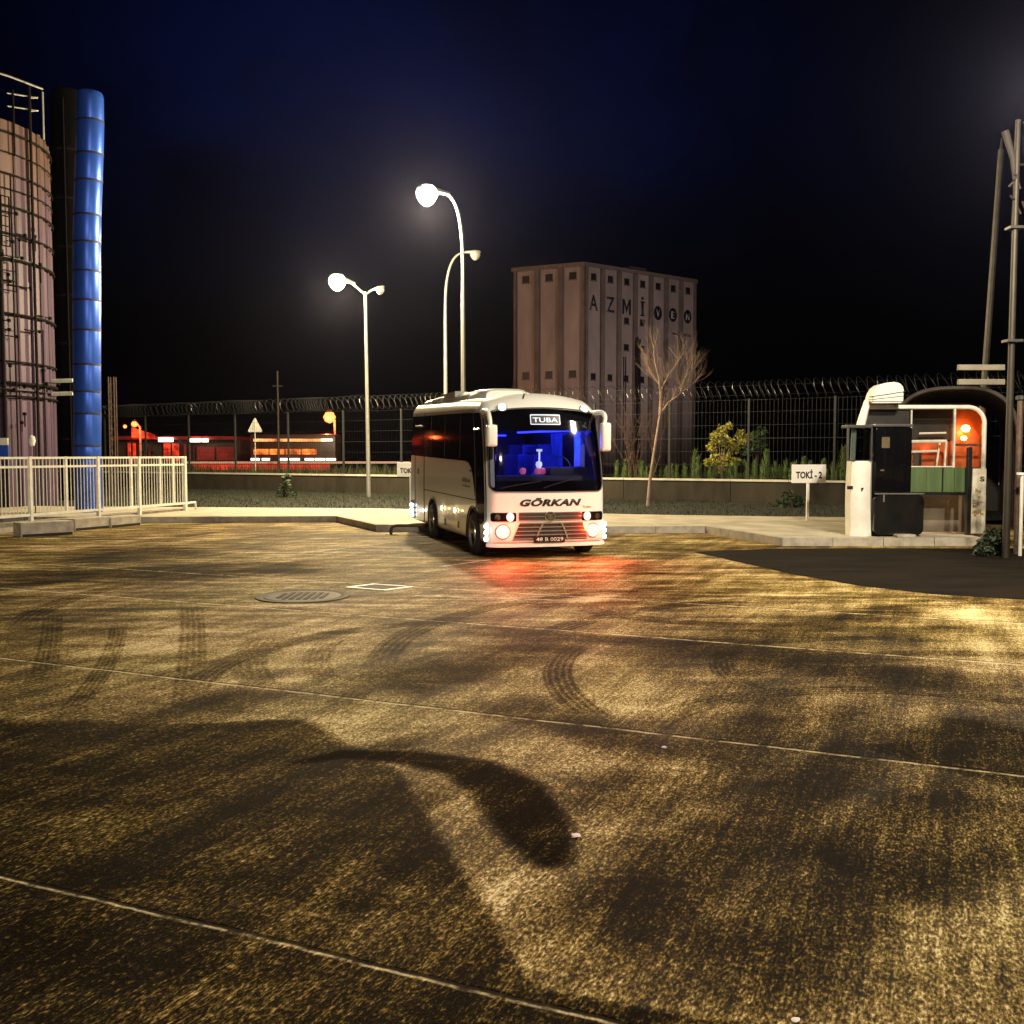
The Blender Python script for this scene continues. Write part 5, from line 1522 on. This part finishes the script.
# warning sign
Yw = 47.5; p = at(255.5, 472, Yw); rt = empty('warning_sign', (p.x, Yw, 0), label='triangular road warning sign seen from its pale back on a grey post', cat='sign')
zt_, zb_ = at(255, 417, Yw).z, at(255, 432, Yw).z; w = 15.5 / F * Yw / 2
bm = bmesh.new(); bm.faces.new([bm.verts.new(v) for v in ((-w, zb_, 0), (w, zb_, 0), (0, zt_, 0))])
bmesh.ops.bevel(bm, geom=bm.verts[:], offset=.05, segments=3, affect='VERTICES')
place_bm(thick(bm, .02), face_mtx((0, .05, 0), (1, 0, 0))); obj_from_bm(bm, 'plate', M['white_paint'], rt, False)
g = MB(); g.tube([(0, 0, 0), (0, 0, zt_ - .1)], .035, 8); g.build('post', M['galv'], rt, smooth=True)
# utility pole
Yu = 55.0; p = at(277.5, 371, Yu); rt = empty('utility_pole', (p.x, Yu, 0), label='thin dark utility pole with short crossarm beyond the fence', cat='pole')
g = MB(); g.tube([(0, 0, 0), (0, 0, p.z)], .085, 8, .05); g.build('pole', M['rust_steel'], rt, smooth=True)
g = MB(); g.box((-.28, -.05, p.z - .85), (.28, .05, p.z - .79)); g.build('crossarm', M['dark_steel'], rt)

# ------------------------------------------------------------------ kiosk on the right, built in place of a ghosted bus
Yk = 19.0
K0 = at(846, 470, Yk); kb = Vector((K0.x, Yk, kz))
kio = empty('ghost_bus_kiosk', kb, label='white framed glass kiosk standing in for a ghosted bus, with black door and green panels', cat='kiosk')
KD = 0.0
def kx(px, Y=None): return at(px, 470, Y if Y else Yk + KD).x - kb.x
def kz_(py, Y=None): return at(900, py, Y if Y else Yk + KD).z - kb.z
white = mat('kiosk_white', (.78, .77, .70), .4, var=.12, vscale=4)
# white front panel, gently bowed
KD = -.15
g = MB(); cols = 8; rows = 16; z0, z1 = 0.0, kz_(461); ring_ = []
for j in range(rows + 1):
    t = j / rows; zz = z0 + (z1 - z0) * t
    sh = .03 * math.sin(t * PI)
    row = []
    for i in range(cols + 1):
        s_ = i / cols; row.append(g.bm.verts.new((kx(851) + .0 - sh + .03 + (kx(870) - kx(851)) * s_ + (1 - t) * .03 * s_, -.12 - .07 * math.sin(s_ * PI) - sh, zz)))
    ring_.append(row)
for a, b_ in zip(ring_[:-1], ring_[1:]):
    for i in range(cols): g.bm.faces.new((a[i], a[i + 1], b_[i + 1], b_[i]))
ex = bmesh.ops.extrude_face_region(g.bm, geom=list(g.bm.faces))
for v in [q_ for q_ in ex['geom'] if isinstance(q_, bmesh.types.BMVert)]: v.co.y += .3
fp = g.build('front_panel', white, kio, smooth=True)
for (px, py, w_, h_) in ((849, 487.5, .09, .065), (861, 488.5, .035, .035)):
    g = MB(); g.box((kx(px) - w_ / 2, -.26, kz_(py) - h_ / 2), (kx(px) + w_ / 2, -.19, kz_(py) + h_ / 2)); g.build('socket', M['black'], fp)
# upper glazed corner
cg = glass('kiosk_glass', (.55, .6, .6))
g = MB(); x0, x1 = kx(847), kx(872); z0, z1 = kz_(460), kz_(428)
for (a, b_, c_, d_) in ((x0, x0 + .03, z0, z1), (x1 - .03, x1, z0, z1)): g.box((a, -.15, c_), (b_, -.10, d_))
g.box((x0 - .01, -.16, z1 + .002), (x1 + .02, .2, z1 + .06), bevel=.01); g.box((x0, -.158, z0 - .02), (x1, -.09, z0 - .002))
wf = g.build('window_frame', M['dark_steel'], kio)
g = MB(); g.box((x0 + .032, -.13, z0), (x1 - .032, -.122, z1)); g.build('pane', cg, wf)
g = MB(); g.tube([(kx(855), .0, z0), (kx(856), .02, z0 + .35), (kx(857), .04, z1)], .05, 10); g.build('inner_post', white, kio, smooth=True)
# black door leaf and lower black body
KD = -.22
g = MB(); g.box((kx(869.5), -.1, .02), (kx(874.5), .25, kz_(461)), bevel=.01); g.build('door_jamb', mat('grey_jamb', (.28, .28, .28), .35, .5), kio)
g = MB(); g.box((kx(875), -.22, kz_(493)), (kx(912), .5, kz_(427)), bevel=.05)
dr = g.build('door', M['darkglass'], kio, smooth=True)
g = MB(); g.box((kx(873), -.24, kz_(427) + .003), (kx(912.5), .5, kz_(424)), bevel=.015); g.build('door_head', mat('door_head', (.12, .12, .12), .3, .5), dr)
g = MB(); g.box((kx(880), -.236, kz_(471)), (kx(884), -.222, kz_(469.5))); g.box((kx(881), -.232, kz_(448)), (kx(889), -.222, kz_(437)));
g.build('handle', mat('door_label', (.12, .09, .05), .4), dr)
g = MB(); P = rrect(kx(874.5), .03, kx(924), kz_(494.5), .12, 5)
bm = g.bm; bm.faces.new([bm.verts.new((a, -.25, b_)) for a, b_ in P]); ex = bmesh.ops.extrude_face_region(bm, geom=list(bm.faces))
for v in [q_ for q_ in ex['geom'] if isinstance(q_, bmesh.types.BMVert)]: v.co.y += .9
g.build('lower_body', mat('black_gloss', (.01, .01, .01), .12), kio)
g = MB(); g.box((kx(875), -.27, kz_(494.2)), (kx(924), -.22, kz_(493))); g.box((kx(883), -.26, kz_(502)), (kx(884.5), -.24, kz_(494.5)));
g.build('trim', M['silver'], kio)
g = MB(); g.box((kx(893), -.5, 0.0), (kx(912), -.28, .06), bevel=.02); g.build('step', M['conc'], kio)
KD = .3
# white frame: slanted corner, roof bar, rounded corner, right column
g = MB(); yk = .35
pp = [(856.5, 428), (859, 418), (863, 402), (863.5, 401)]
g.tube([Vector((kx(x_), yk - .2, kz_(y_))) for x_, y_ in pp], [.085, .08, .06, .05], 10)
top = kz_(407); rc_ = .32; xr = kx(984.5)
pts = [Vector((kx(864), yk, top)), Vector((kx(900), yk, top + .0)), Vector((kx(940), yk, top)), Vector((xr - rc_, yk, top))]
for i in range(1, 9):
    a = R(90 - 90 * i / 8); pts.append(Vector((xr - rc_ + rc_ * math.cos(a), yk, top - rc_ + rc_ * math.sin(a))))
pts += [Vector((xr, yk, 1.2)), Vector((xr, yk, 0))]
g.tube(pts, .042, 10); g.build('frame', white, kio, smooth=True)
# back frame and roof sheet
g = MB(); pts2 = [p_ + Vector((.3, .8, 0)) for p_ in pts]; g.tube(pts2, .045, 8); g.build('frame', M['dark_steel'], kio, smooth=True)
g = MB(); a_ = [g.bm.verts.new(p_ + Vector((0, .06, .03))) for p_ in pts[:-2]]; b__ = [g.bm.verts.new(p_ + Vector((.3, .8, .03))) for p_ in pts[:-2]]
for i in range(len(a_) - 1): g.bm.faces.new((a_[i], a_[i + 1], b__[i + 1], b__[i]))
ex = bmesh.ops.extrude_face_region(g.bm, geom=list(g.bm.faces))
for v in [q_ for q_ in ex['geom'] if isinstance(q_, bmesh.types.BMVert)]: v.co.z += .03
g.build('roof', M['dark_steel'], kio, smooth=True)
# roof pod
KD = 0.0
pod = []
x0, x1 = kx(865), kx(904)
sec = [(869.5, 398), (872, 390.5), (876, 385.5), (883, 383), (894, 381.8), (900, 385), (901.5, 388), (901.5, 394), (901, 403), (869, 403)]
g = MB(); g.bm.faces.new([g.bm.verts.new((kx(x_), -.05, kz_(y_))) for x_, y_ in sec])
ex = bmesh.ops.extrude_face_region(g.bm, geom=list(g.bm.faces))
for v in [q_ for q_ in ex['geom'] if isinstance(q_, bmesh.types.BMVert)]: v.co.y += .4
bmesh.ops.bevel(g.bm, geom=[e for e in g.bm.edges], offset=.03, segments=2, affect='EDGES')
po = g.build('roof_pod', white, kio, smooth=True)
g = MB(); g.tube([(kx(867), -.055, kz_(397)), (kx(885), -.055, kz_(394.5)), (kx(903), -.055, kz_(391.5))], .008, 5); g.tube([(kx(866), -.055, kz_(400)), (kx(885), -.055, kz_(398)), (kx(901), -.055, kz_(396))], .006, 5); g.build('seam', M['seam'], po)
# mullions and rails
KD = .35
g = MB()
g.box((kx(909.5), .33, kz_(428)), (kx(910.7), .38, kz_(410))); g.box((kx(952.2), .32, kz_(468)), (kx(954), .37, kz_(409)))
g.build('mullion', M['off_white'], kio)
g = MB(); yb = 1.2
g.tube([(kx(912), .5, kz_(441.5)), (kx(949), .5, kz_(441))], .03, 6); g.tube([(kx(926), .7, kz_(433)), (kx(953), .7, kz_(432.5))], .02, 6); g.tube([(kx(949), .5, kz_(441)), (kx(948), .5, kz_(466))], .02, 6); g.tube([(kx(947), .7, kz_(441)), (kx(944), .7, kz_(466))], .02, 6)
g.tube([(kx(912), .6, kz_(452)), (kx(942), .6, kz_(451))], .025, 6)
g.build('inner_rail', M['off_white'], kio)
# dark upper glass
KD = .4
dk = mat('smoked_panel', (.03, .028, .026), .3)
g = MB(); g.box((kx(865), .40, kz_(427)), (kx(908), .42, kz_(410))); g.box((kx(909, Yk + .9), .88, kz_(440)), (kx(952, Yk + .9), .90, kz_(409))); g.build('smoked_panel', dk, kio)
# red corner box with lamp
rg = mat('red_panel', (.30, .075, .02), .4, var=.3, vscale=5)
g = MB(); g.box((kx(950, Yk + .9), .9, kz_(468)), (kx(983, Yk + .9), .93, kz_(409))); g.box((kx(912, Yk + .9), .90, kz_(468)), (kx(949, Yk + .9), .93, kz_(441))); g.build('back_panel', rg, kio)
g = MB(); g.lathe([(0, .07), (.06, .06), (.085, 0), (.06, -.06), (0, -.07)], (kx(964.5, Yk + .7), .7, kz_(428)), 'z', 16); g.lathe([(0, .05), (.045, .04), (.06, 0), (.04, -.04), (0, -.05)], (kx(963, Yk + .7), .7, kz_(438)), 'z', 16)
g.build('red_lamp', emit('kiosk_lamp', (1.0, .50, .12), 12), kio, smooth=True)
point('kiosk_light', kb + Vector((kx(966, Yk + .75), .74, kz_(432))), (1, .24, .035), 16, .05)
point('kiosk_light', kb + Vector((kx(935), .9, kz_(449))), (1, .10, .02), 5, .05)
g = MB(); g.tube([(kx(955), .5, kz_(444.5)), (kx(986), .5, kz_(445))], .025, 6); g.build('inner_rail', M['rust_steel'], kio)
g = MB(); g.box((kx(923), .62, kz_(466)), (kx(926), .9, kz_(450)), bevel=.01); g.build('monitor', M['black'], kio)
# green boards
KD = .3
gm2 = mat('green_board', (.075, .125, .045), .55, var=.25, vscale=3, stretch=(3, 1, .4))
g = MB(); xs = [906, 926.5, 942.5, 954.5, 968]
for a, b_ in zip(xs[:-1], xs[1:]): g.box((kx(a) + .006, .30, kz_(492)), (kx(b_) - .006, .33, kz_(467.5)))
go = g.build('green_panel', gm2, kio)
g = MB(); g.box((kx(906), .28, kz_(467.2)), (kx(953), .36, kz_(466))); g.build('ledge', M['off_white'], go)
g = MB(); g.box((kx(906), .29, kz_(494.5)), (kx(969), .36, kz_(492.3))); g.box((kx(942), .285, kz_(492)), (kx(943.3), .298, kz_(467.5))); g.build('lower_rail', M['black'], go)
g = MB(); g.box((kx(920, Yk + 1), 1.0, 0), (kx(987, Yk + 1), 1.06, kz_(497))); g.build('back_wall', mat('kiosk_back', (.26, .22, .17), .8, var=.3), kio)
KD = .12
g = MB(); g.box((kx(967.6), .1, 0.0), (kx(971.6), .2, kz_(447)), bevel=.01); g.build('dark_post', M['black'], kio)
KD = .3
nb = mat('notice_board', (.60, .57, .46), .6, var=.35, vscale=5)
g = MB(); g.box((kx(972.5), .28, .02), (kx(986), .31, kz_(468.5))); no_ = g.build('notice_panel', nb, kio)
bm = fit_text('S', .09, .10, bold=.04); place_bm(thick(bm, .003), face_mtx((kx(982), .2795, kz_(479)), (1, 0, 0))); obj_from_bm(bm, 'lettering', M['letter'], no_, False)
g = MB()
rnd = random.Random(9)
for k in range(14): 
    x_ = kx(rnd.uniform(974, 984)); zz = rnd.uniform(.35, .95); g.box((x_ - .03, .272, zz), (x_ + rnd.uniform(.01, .05), .279, zz + rnd.uniform(.01, .07)))
g.build('torn_poster', mat('torn_poster', (.35, .24, .10), .8, var=.5, vscale=9), no_)

# arched shed behind, to the right
Ya = 23.0
ax0, ax1 = at(893, 470, Ya).x, at(1012, 470, Ya).x
shed = empty('arched_shed', ((ax0 + ax1) / 2, Ya, 0), -.41, label='dark barrel roofed shed with curved ribs behind the kiosk', cat='shed')
hw = (ax1 - ax0) / 2; Ht = at(940, 386, Ya).z; spring = Ht - 1.35
def arch(y_, grow=0.0, k=28):
    o = [Vector((-hw - grow, y_, 0))]
    for i in range(k + 1):
        a = PI - PI * i / k; c_ = math.cos(a); s_ = math.sin(a)
        o.append(Vector(((hw + grow) * math.copysign(abs(c_)**.7, c_), y_, spring + (Ht - spring + grow) * abs(s_)**.75)))
    o.append(Vector((hw + grow, y_, 0))); return o
shed_rib = mat('shed_rib', (.06, .042, .03), .6, var=.4)
dsm = mat('shed_sheet', (.016, .013, .011), .55, var=.3, vscale=3)
g = MB(); A = [g.bm.verts.new(p_) for p_ in arch(0)]; B = [g.bm.verts.new(p_) for p_ in arch(7)]
for i in range(len(A) - 1):
    g.bm.faces.new((A[i], A[i + 1], B[i + 1], B[i]))
ex = bmesh.ops.extrude_face_region(g.bm, geom=list(g.bm.faces))
for v in [q_ for q_ in ex['geom'] if isinstance(q_, bmesh.types.BMVert)]: v.co = v.co * 1.0 - Vector((v.co.x * .01, 0, .03))
g.build('roof', dsm, shed, smooth=True)
for k in range(9):
    g = MB(); g.tube(arch(k * .8 + .02, -.05), .04, 6); g.build('rib', shed_rib, shed, smooth=True)
g = MB(); g.box((-hw + .1, 6.8, 0), (hw - .1, 6.9, spring)); g.build('back_wall', dsm, shed)

# pole with crossarms, near right
p = gr(1005.5, 558); base = Vector((p.x, p.y, 0)); Yp = p.y
tp_ = at(1022, 120, Yp)
rt = empty('utility_pole', base, label='tall steel pole with two short white crossarms at the right edge', cat='pole')
g = MB(); g.tube([(0, 0, 0), (0, 0, tp_.z)], .06, 10, .042); g.build('pole', mat('weathered_pole', (.035, .03, .022), .55, .4, var=.25), rt, smooth=True)
for py in (367.5, 382):
    a = at(958, py, Yp) - base; b_ = at(1004, py, Yp) - base
    g = MB(); g.box((a.x, -.04, a.z - .045), (b_.x, .04, a.z + .045), bevel=.006); g.build('crossarm', mat('arm_paint', (.13, .115, .085), .6, var=.3), rt)
g = MB(); a = at(1003, 341, Yp) - base; g.box((-.12, -.1, a.z - .02), (.14, .1, a.z + .02)); a = at(1018, 228, Yp) - base; g.box((-.12, -.1, a.z - .02), (.1, .1, a.z + .02)); g.build('collar', M['dark_steel'], rt)
g = MB(); a = at(1005, 131, Yp) - base; b_ = at(1013, 158, Yp) - base; g.tube([a, b_, at(1015, 185, Yp) - base, at(1012, 230, Yp) - base], [.06, .05, .025, .02], 8); g.build('bracket_arm', mat('old_iron', (.02, .015, .012), .8), rt, smooth=True)
g = MB()
rnd = random.Random(4)
for k in range(12): 
    a = at(1017 + rnd.uniform(-4, 6), rnd.uniform(160, 210), Yp) - base; g.tube([a, a + Vector((rnd.uniform(-.15, .15), rnd.uniform(-.1, .1), rnd.uniform(-.2, .2)))], .018, 5)
g.build('fitting', mat('old_iron', (.02, .015, .012), .8), rt)
# second leaning mast
Ym2 = 30.0; a = at(981, 430, Ym2); b_ = at(1001, 150, Ym2); d = b_ - a; base = a - d * (a.z / d.z)
rt = empty('leaning_mast', base, label='thin dark mast leaning right behind the arched shed', cat='mast')
g = MB(); g.tube([(0, 0, 0), (b_ - base)], .11, 8, .085); g.build('pole', mat('mast_paint', (.09, .08, .065), .6, .2, var=.3), rt, smooth=True)
g = MB(); g.tube([b_ - base, b_ - base + d.normalized() * .35], .05, 8, .02); g.build('tip', M['dark_steel'], rt, smooth=True)
# dark door posts of the shed and T post
p = gr(1014, 556); base = Vector((p.x + .1, p.y, 0))
rt = empty('tee_post', base, label='short white tee topped post at the far right edge', cat='post')
zt_ = at(1014, 475, p.y).z
g = MB(); g.tube([(0, 0, 0), (0, 0, zt_)], .03, 8); g.build('post', M['off_white'], rt, smooth=True)
g = MB(); g.box((-.08, -.04, zt_), (.35, .04, zt_ + .04), bevel=.006); g.build('top_bar', M['white_paint'], rt)
rnd = random.Random(6)
p = gr(990, 556)
leafy(992, p.y, [(985, 545, 9), (992, 538, 9), (998, 548, 9), (980, 551, 6), (990, 551, 9), (1000, 536, 7)], leafm('bush_leaf', (.012, .022, .008), (.03, .045, .018)), twig, 'dark low bush at the foot of the tall pole, right edge', 'bush', 170, .05, 9)
for px, py0, rr_, lab in ((1018, 395, .05, 'thin dark rusty pipe standing right of the tall pole'), ):
    p = gr(px, 556); zt_ = at(px, py0, p.y).z
    rt = empty('steel_pipe', (p.x + .12, p.y + .3, 0), label=lab, cat='pipe'); g = MB(); g.tube([(0, 0, 0), (0, 0, zt_)], rr_, 8); g.build('pipe', M['rust_steel'], rt, smooth=True)
    g = MB(); g.lathe([(rr_ * 1.6, zt_ - .06), (rr_ * 1.6, zt_), (0, zt_ + .02)], (0, 0, 0), 'z', 12); g.build('cap', M['dark_steel'], rt)

# every separate piece of these parts becomes a part of its own
def split_loose(o):
    bm = bmesh.new(); bm.from_mesh(o.data); seen = set(); isl = []
    bm.verts.ensure_lookup_table()
    for v in bm.verts:
        if v.index in seen: continue
        st_ = [v]; comp = []; seen.add(v.index)
        while st_:
            a = st_.pop(); comp.append(a.index)
            for e in a.link_edges:
                b_ = e.other_vert(a)
                if b_.index not in seen: seen.add(b_.index); st_.append(b_)
        isl.append(set(comp))
    if len(isl) < 2 or len(isl) > 40: bm.free(); return
    for comp in isl[1:]:
        b2_ = bm.copy(); b2_.verts.ensure_lookup_table()
        bmesh.ops.delete(b2_, geom=[v for v in b2_.verts if v.index not in comp], context='VERTS')
        me = o.data.copy(); b2_.to_mesh(me); b2_.free()
        c = o.copy(); c.data = me; C.objects.link(c)
    bmesh.ops.delete(bm, geom=[v for v in bm.verts if v.index not in isl[0]], context='VERTS')
    bm.to_mesh(o.data); bm.free()
SPLIT = ('smoked_panel', 'joint_band', 'mullion', 'back_panel', 'dash_ornament', 'led_strip', 'wiper', 'inner_rail', 'door_seam', 'grille_trim', 'grille_bar', 'leg', 'post', 'wheel_nut', 'glazing_bar', 'tension_wire', 'torn_poster', 'thin_pipe', 'branch_pipe', 'vent', 'handle', 'fitting')
for o in list(bpy.data.objects):
    if o.type == 'MESH' and o.parent and o.name.split('.')[0] in SPLIT: split_loose(o)

# ------------------------------------------------------------------ sky, haze added for lamp glow
w = bpy.data.worlds.new('World'); scene.world = w; w.use_nodes = True
nt = NT(w.node_tree); bg = nt.n['Background']
sky = nt.new('ShaderNodeTexSky'); sky.sky_type = 'NISHITA'; sky.sun_disc = False
sky.sun_elevation = R(-3.0); sky.sun_rotation = R(180.0); sky.altitude = 300
tc = nt.new('ShaderNodeTexCoord')
sx_ = nt.new('ShaderNodeSeparateXYZ'); nt.l.new(tc.outputs['Generated'], sx_.inputs[0])
cl = noise(nt, tc.outputs['Generated'], 2.2, 4, .6, .5)
el = E(nt, sx_.outputs[2])
side_ = (E(nt, sx_.outputs[0]) + .06).abs().sm(.06, .40, 1.0, .14)
amt = el.sm(-.02, .20, .05, 1.0) * el.sm(.26, .5, 1.0, .35) * cl.sm(.36, .66, .35, 1.3) * side_
col = mixc(nt, 1.0, sky.outputs[0], (0.14, 0.6, 4.6), 'MULTIPLY')
n_ = nt.new('ShaderNodeMix', data_type='RGBA', blend_type='MULTIPLY'); n_.inputs[0].default_value = 1.0
nt.l.new(col, n_.inputs[6])
cb = nt.new('ShaderNodeCombineColor')
for i in range(3): nt.setin(cb.inputs[i], amt)
nt.l.new(cb.outputs[0], n_.inputs[7])
nt.l.new(n_.outputs[2], bg.inputs[0]); bg.inputs[1].default_value = 0.1

HAZE = 0.00010
if HAZE:
    g = MB(); g.box((-900, -240, -1.5), (900, 900, 60)); m_, nt, b_ = newmat('glow_haze'); nt.n.remove(b_)
    pvn = nt.new('ShaderNodeVolumePrincipled'); pvn.inputs['Density'].default_value = HAZE; pvn.inputs['Color'].default_value = (.60, .62, 1.0, 1); pvn.inputs['Anisotropy'].default_value = 0.86
    nt.l.new(pvn.outputs[0], nt.n['Material Output'].inputs['Volume'])
    tag(g.build('haze', m_), 'thin haze added to put a glow around the lamps', 'haze', kind='stuff')

scene.view_settings.view_transform = 'Standard'; scene.view_settings.look = 'None'
scene.view_settings.exposure = 0.0; scene.view_settings.gamma = 1.0
scene.cycles.use_denoising = True
scene.cycles.max_bounces = 6; scene.cycles.transparent_max_bounces = 12
scene.cycles.sample_clamp_indirect = 4.0
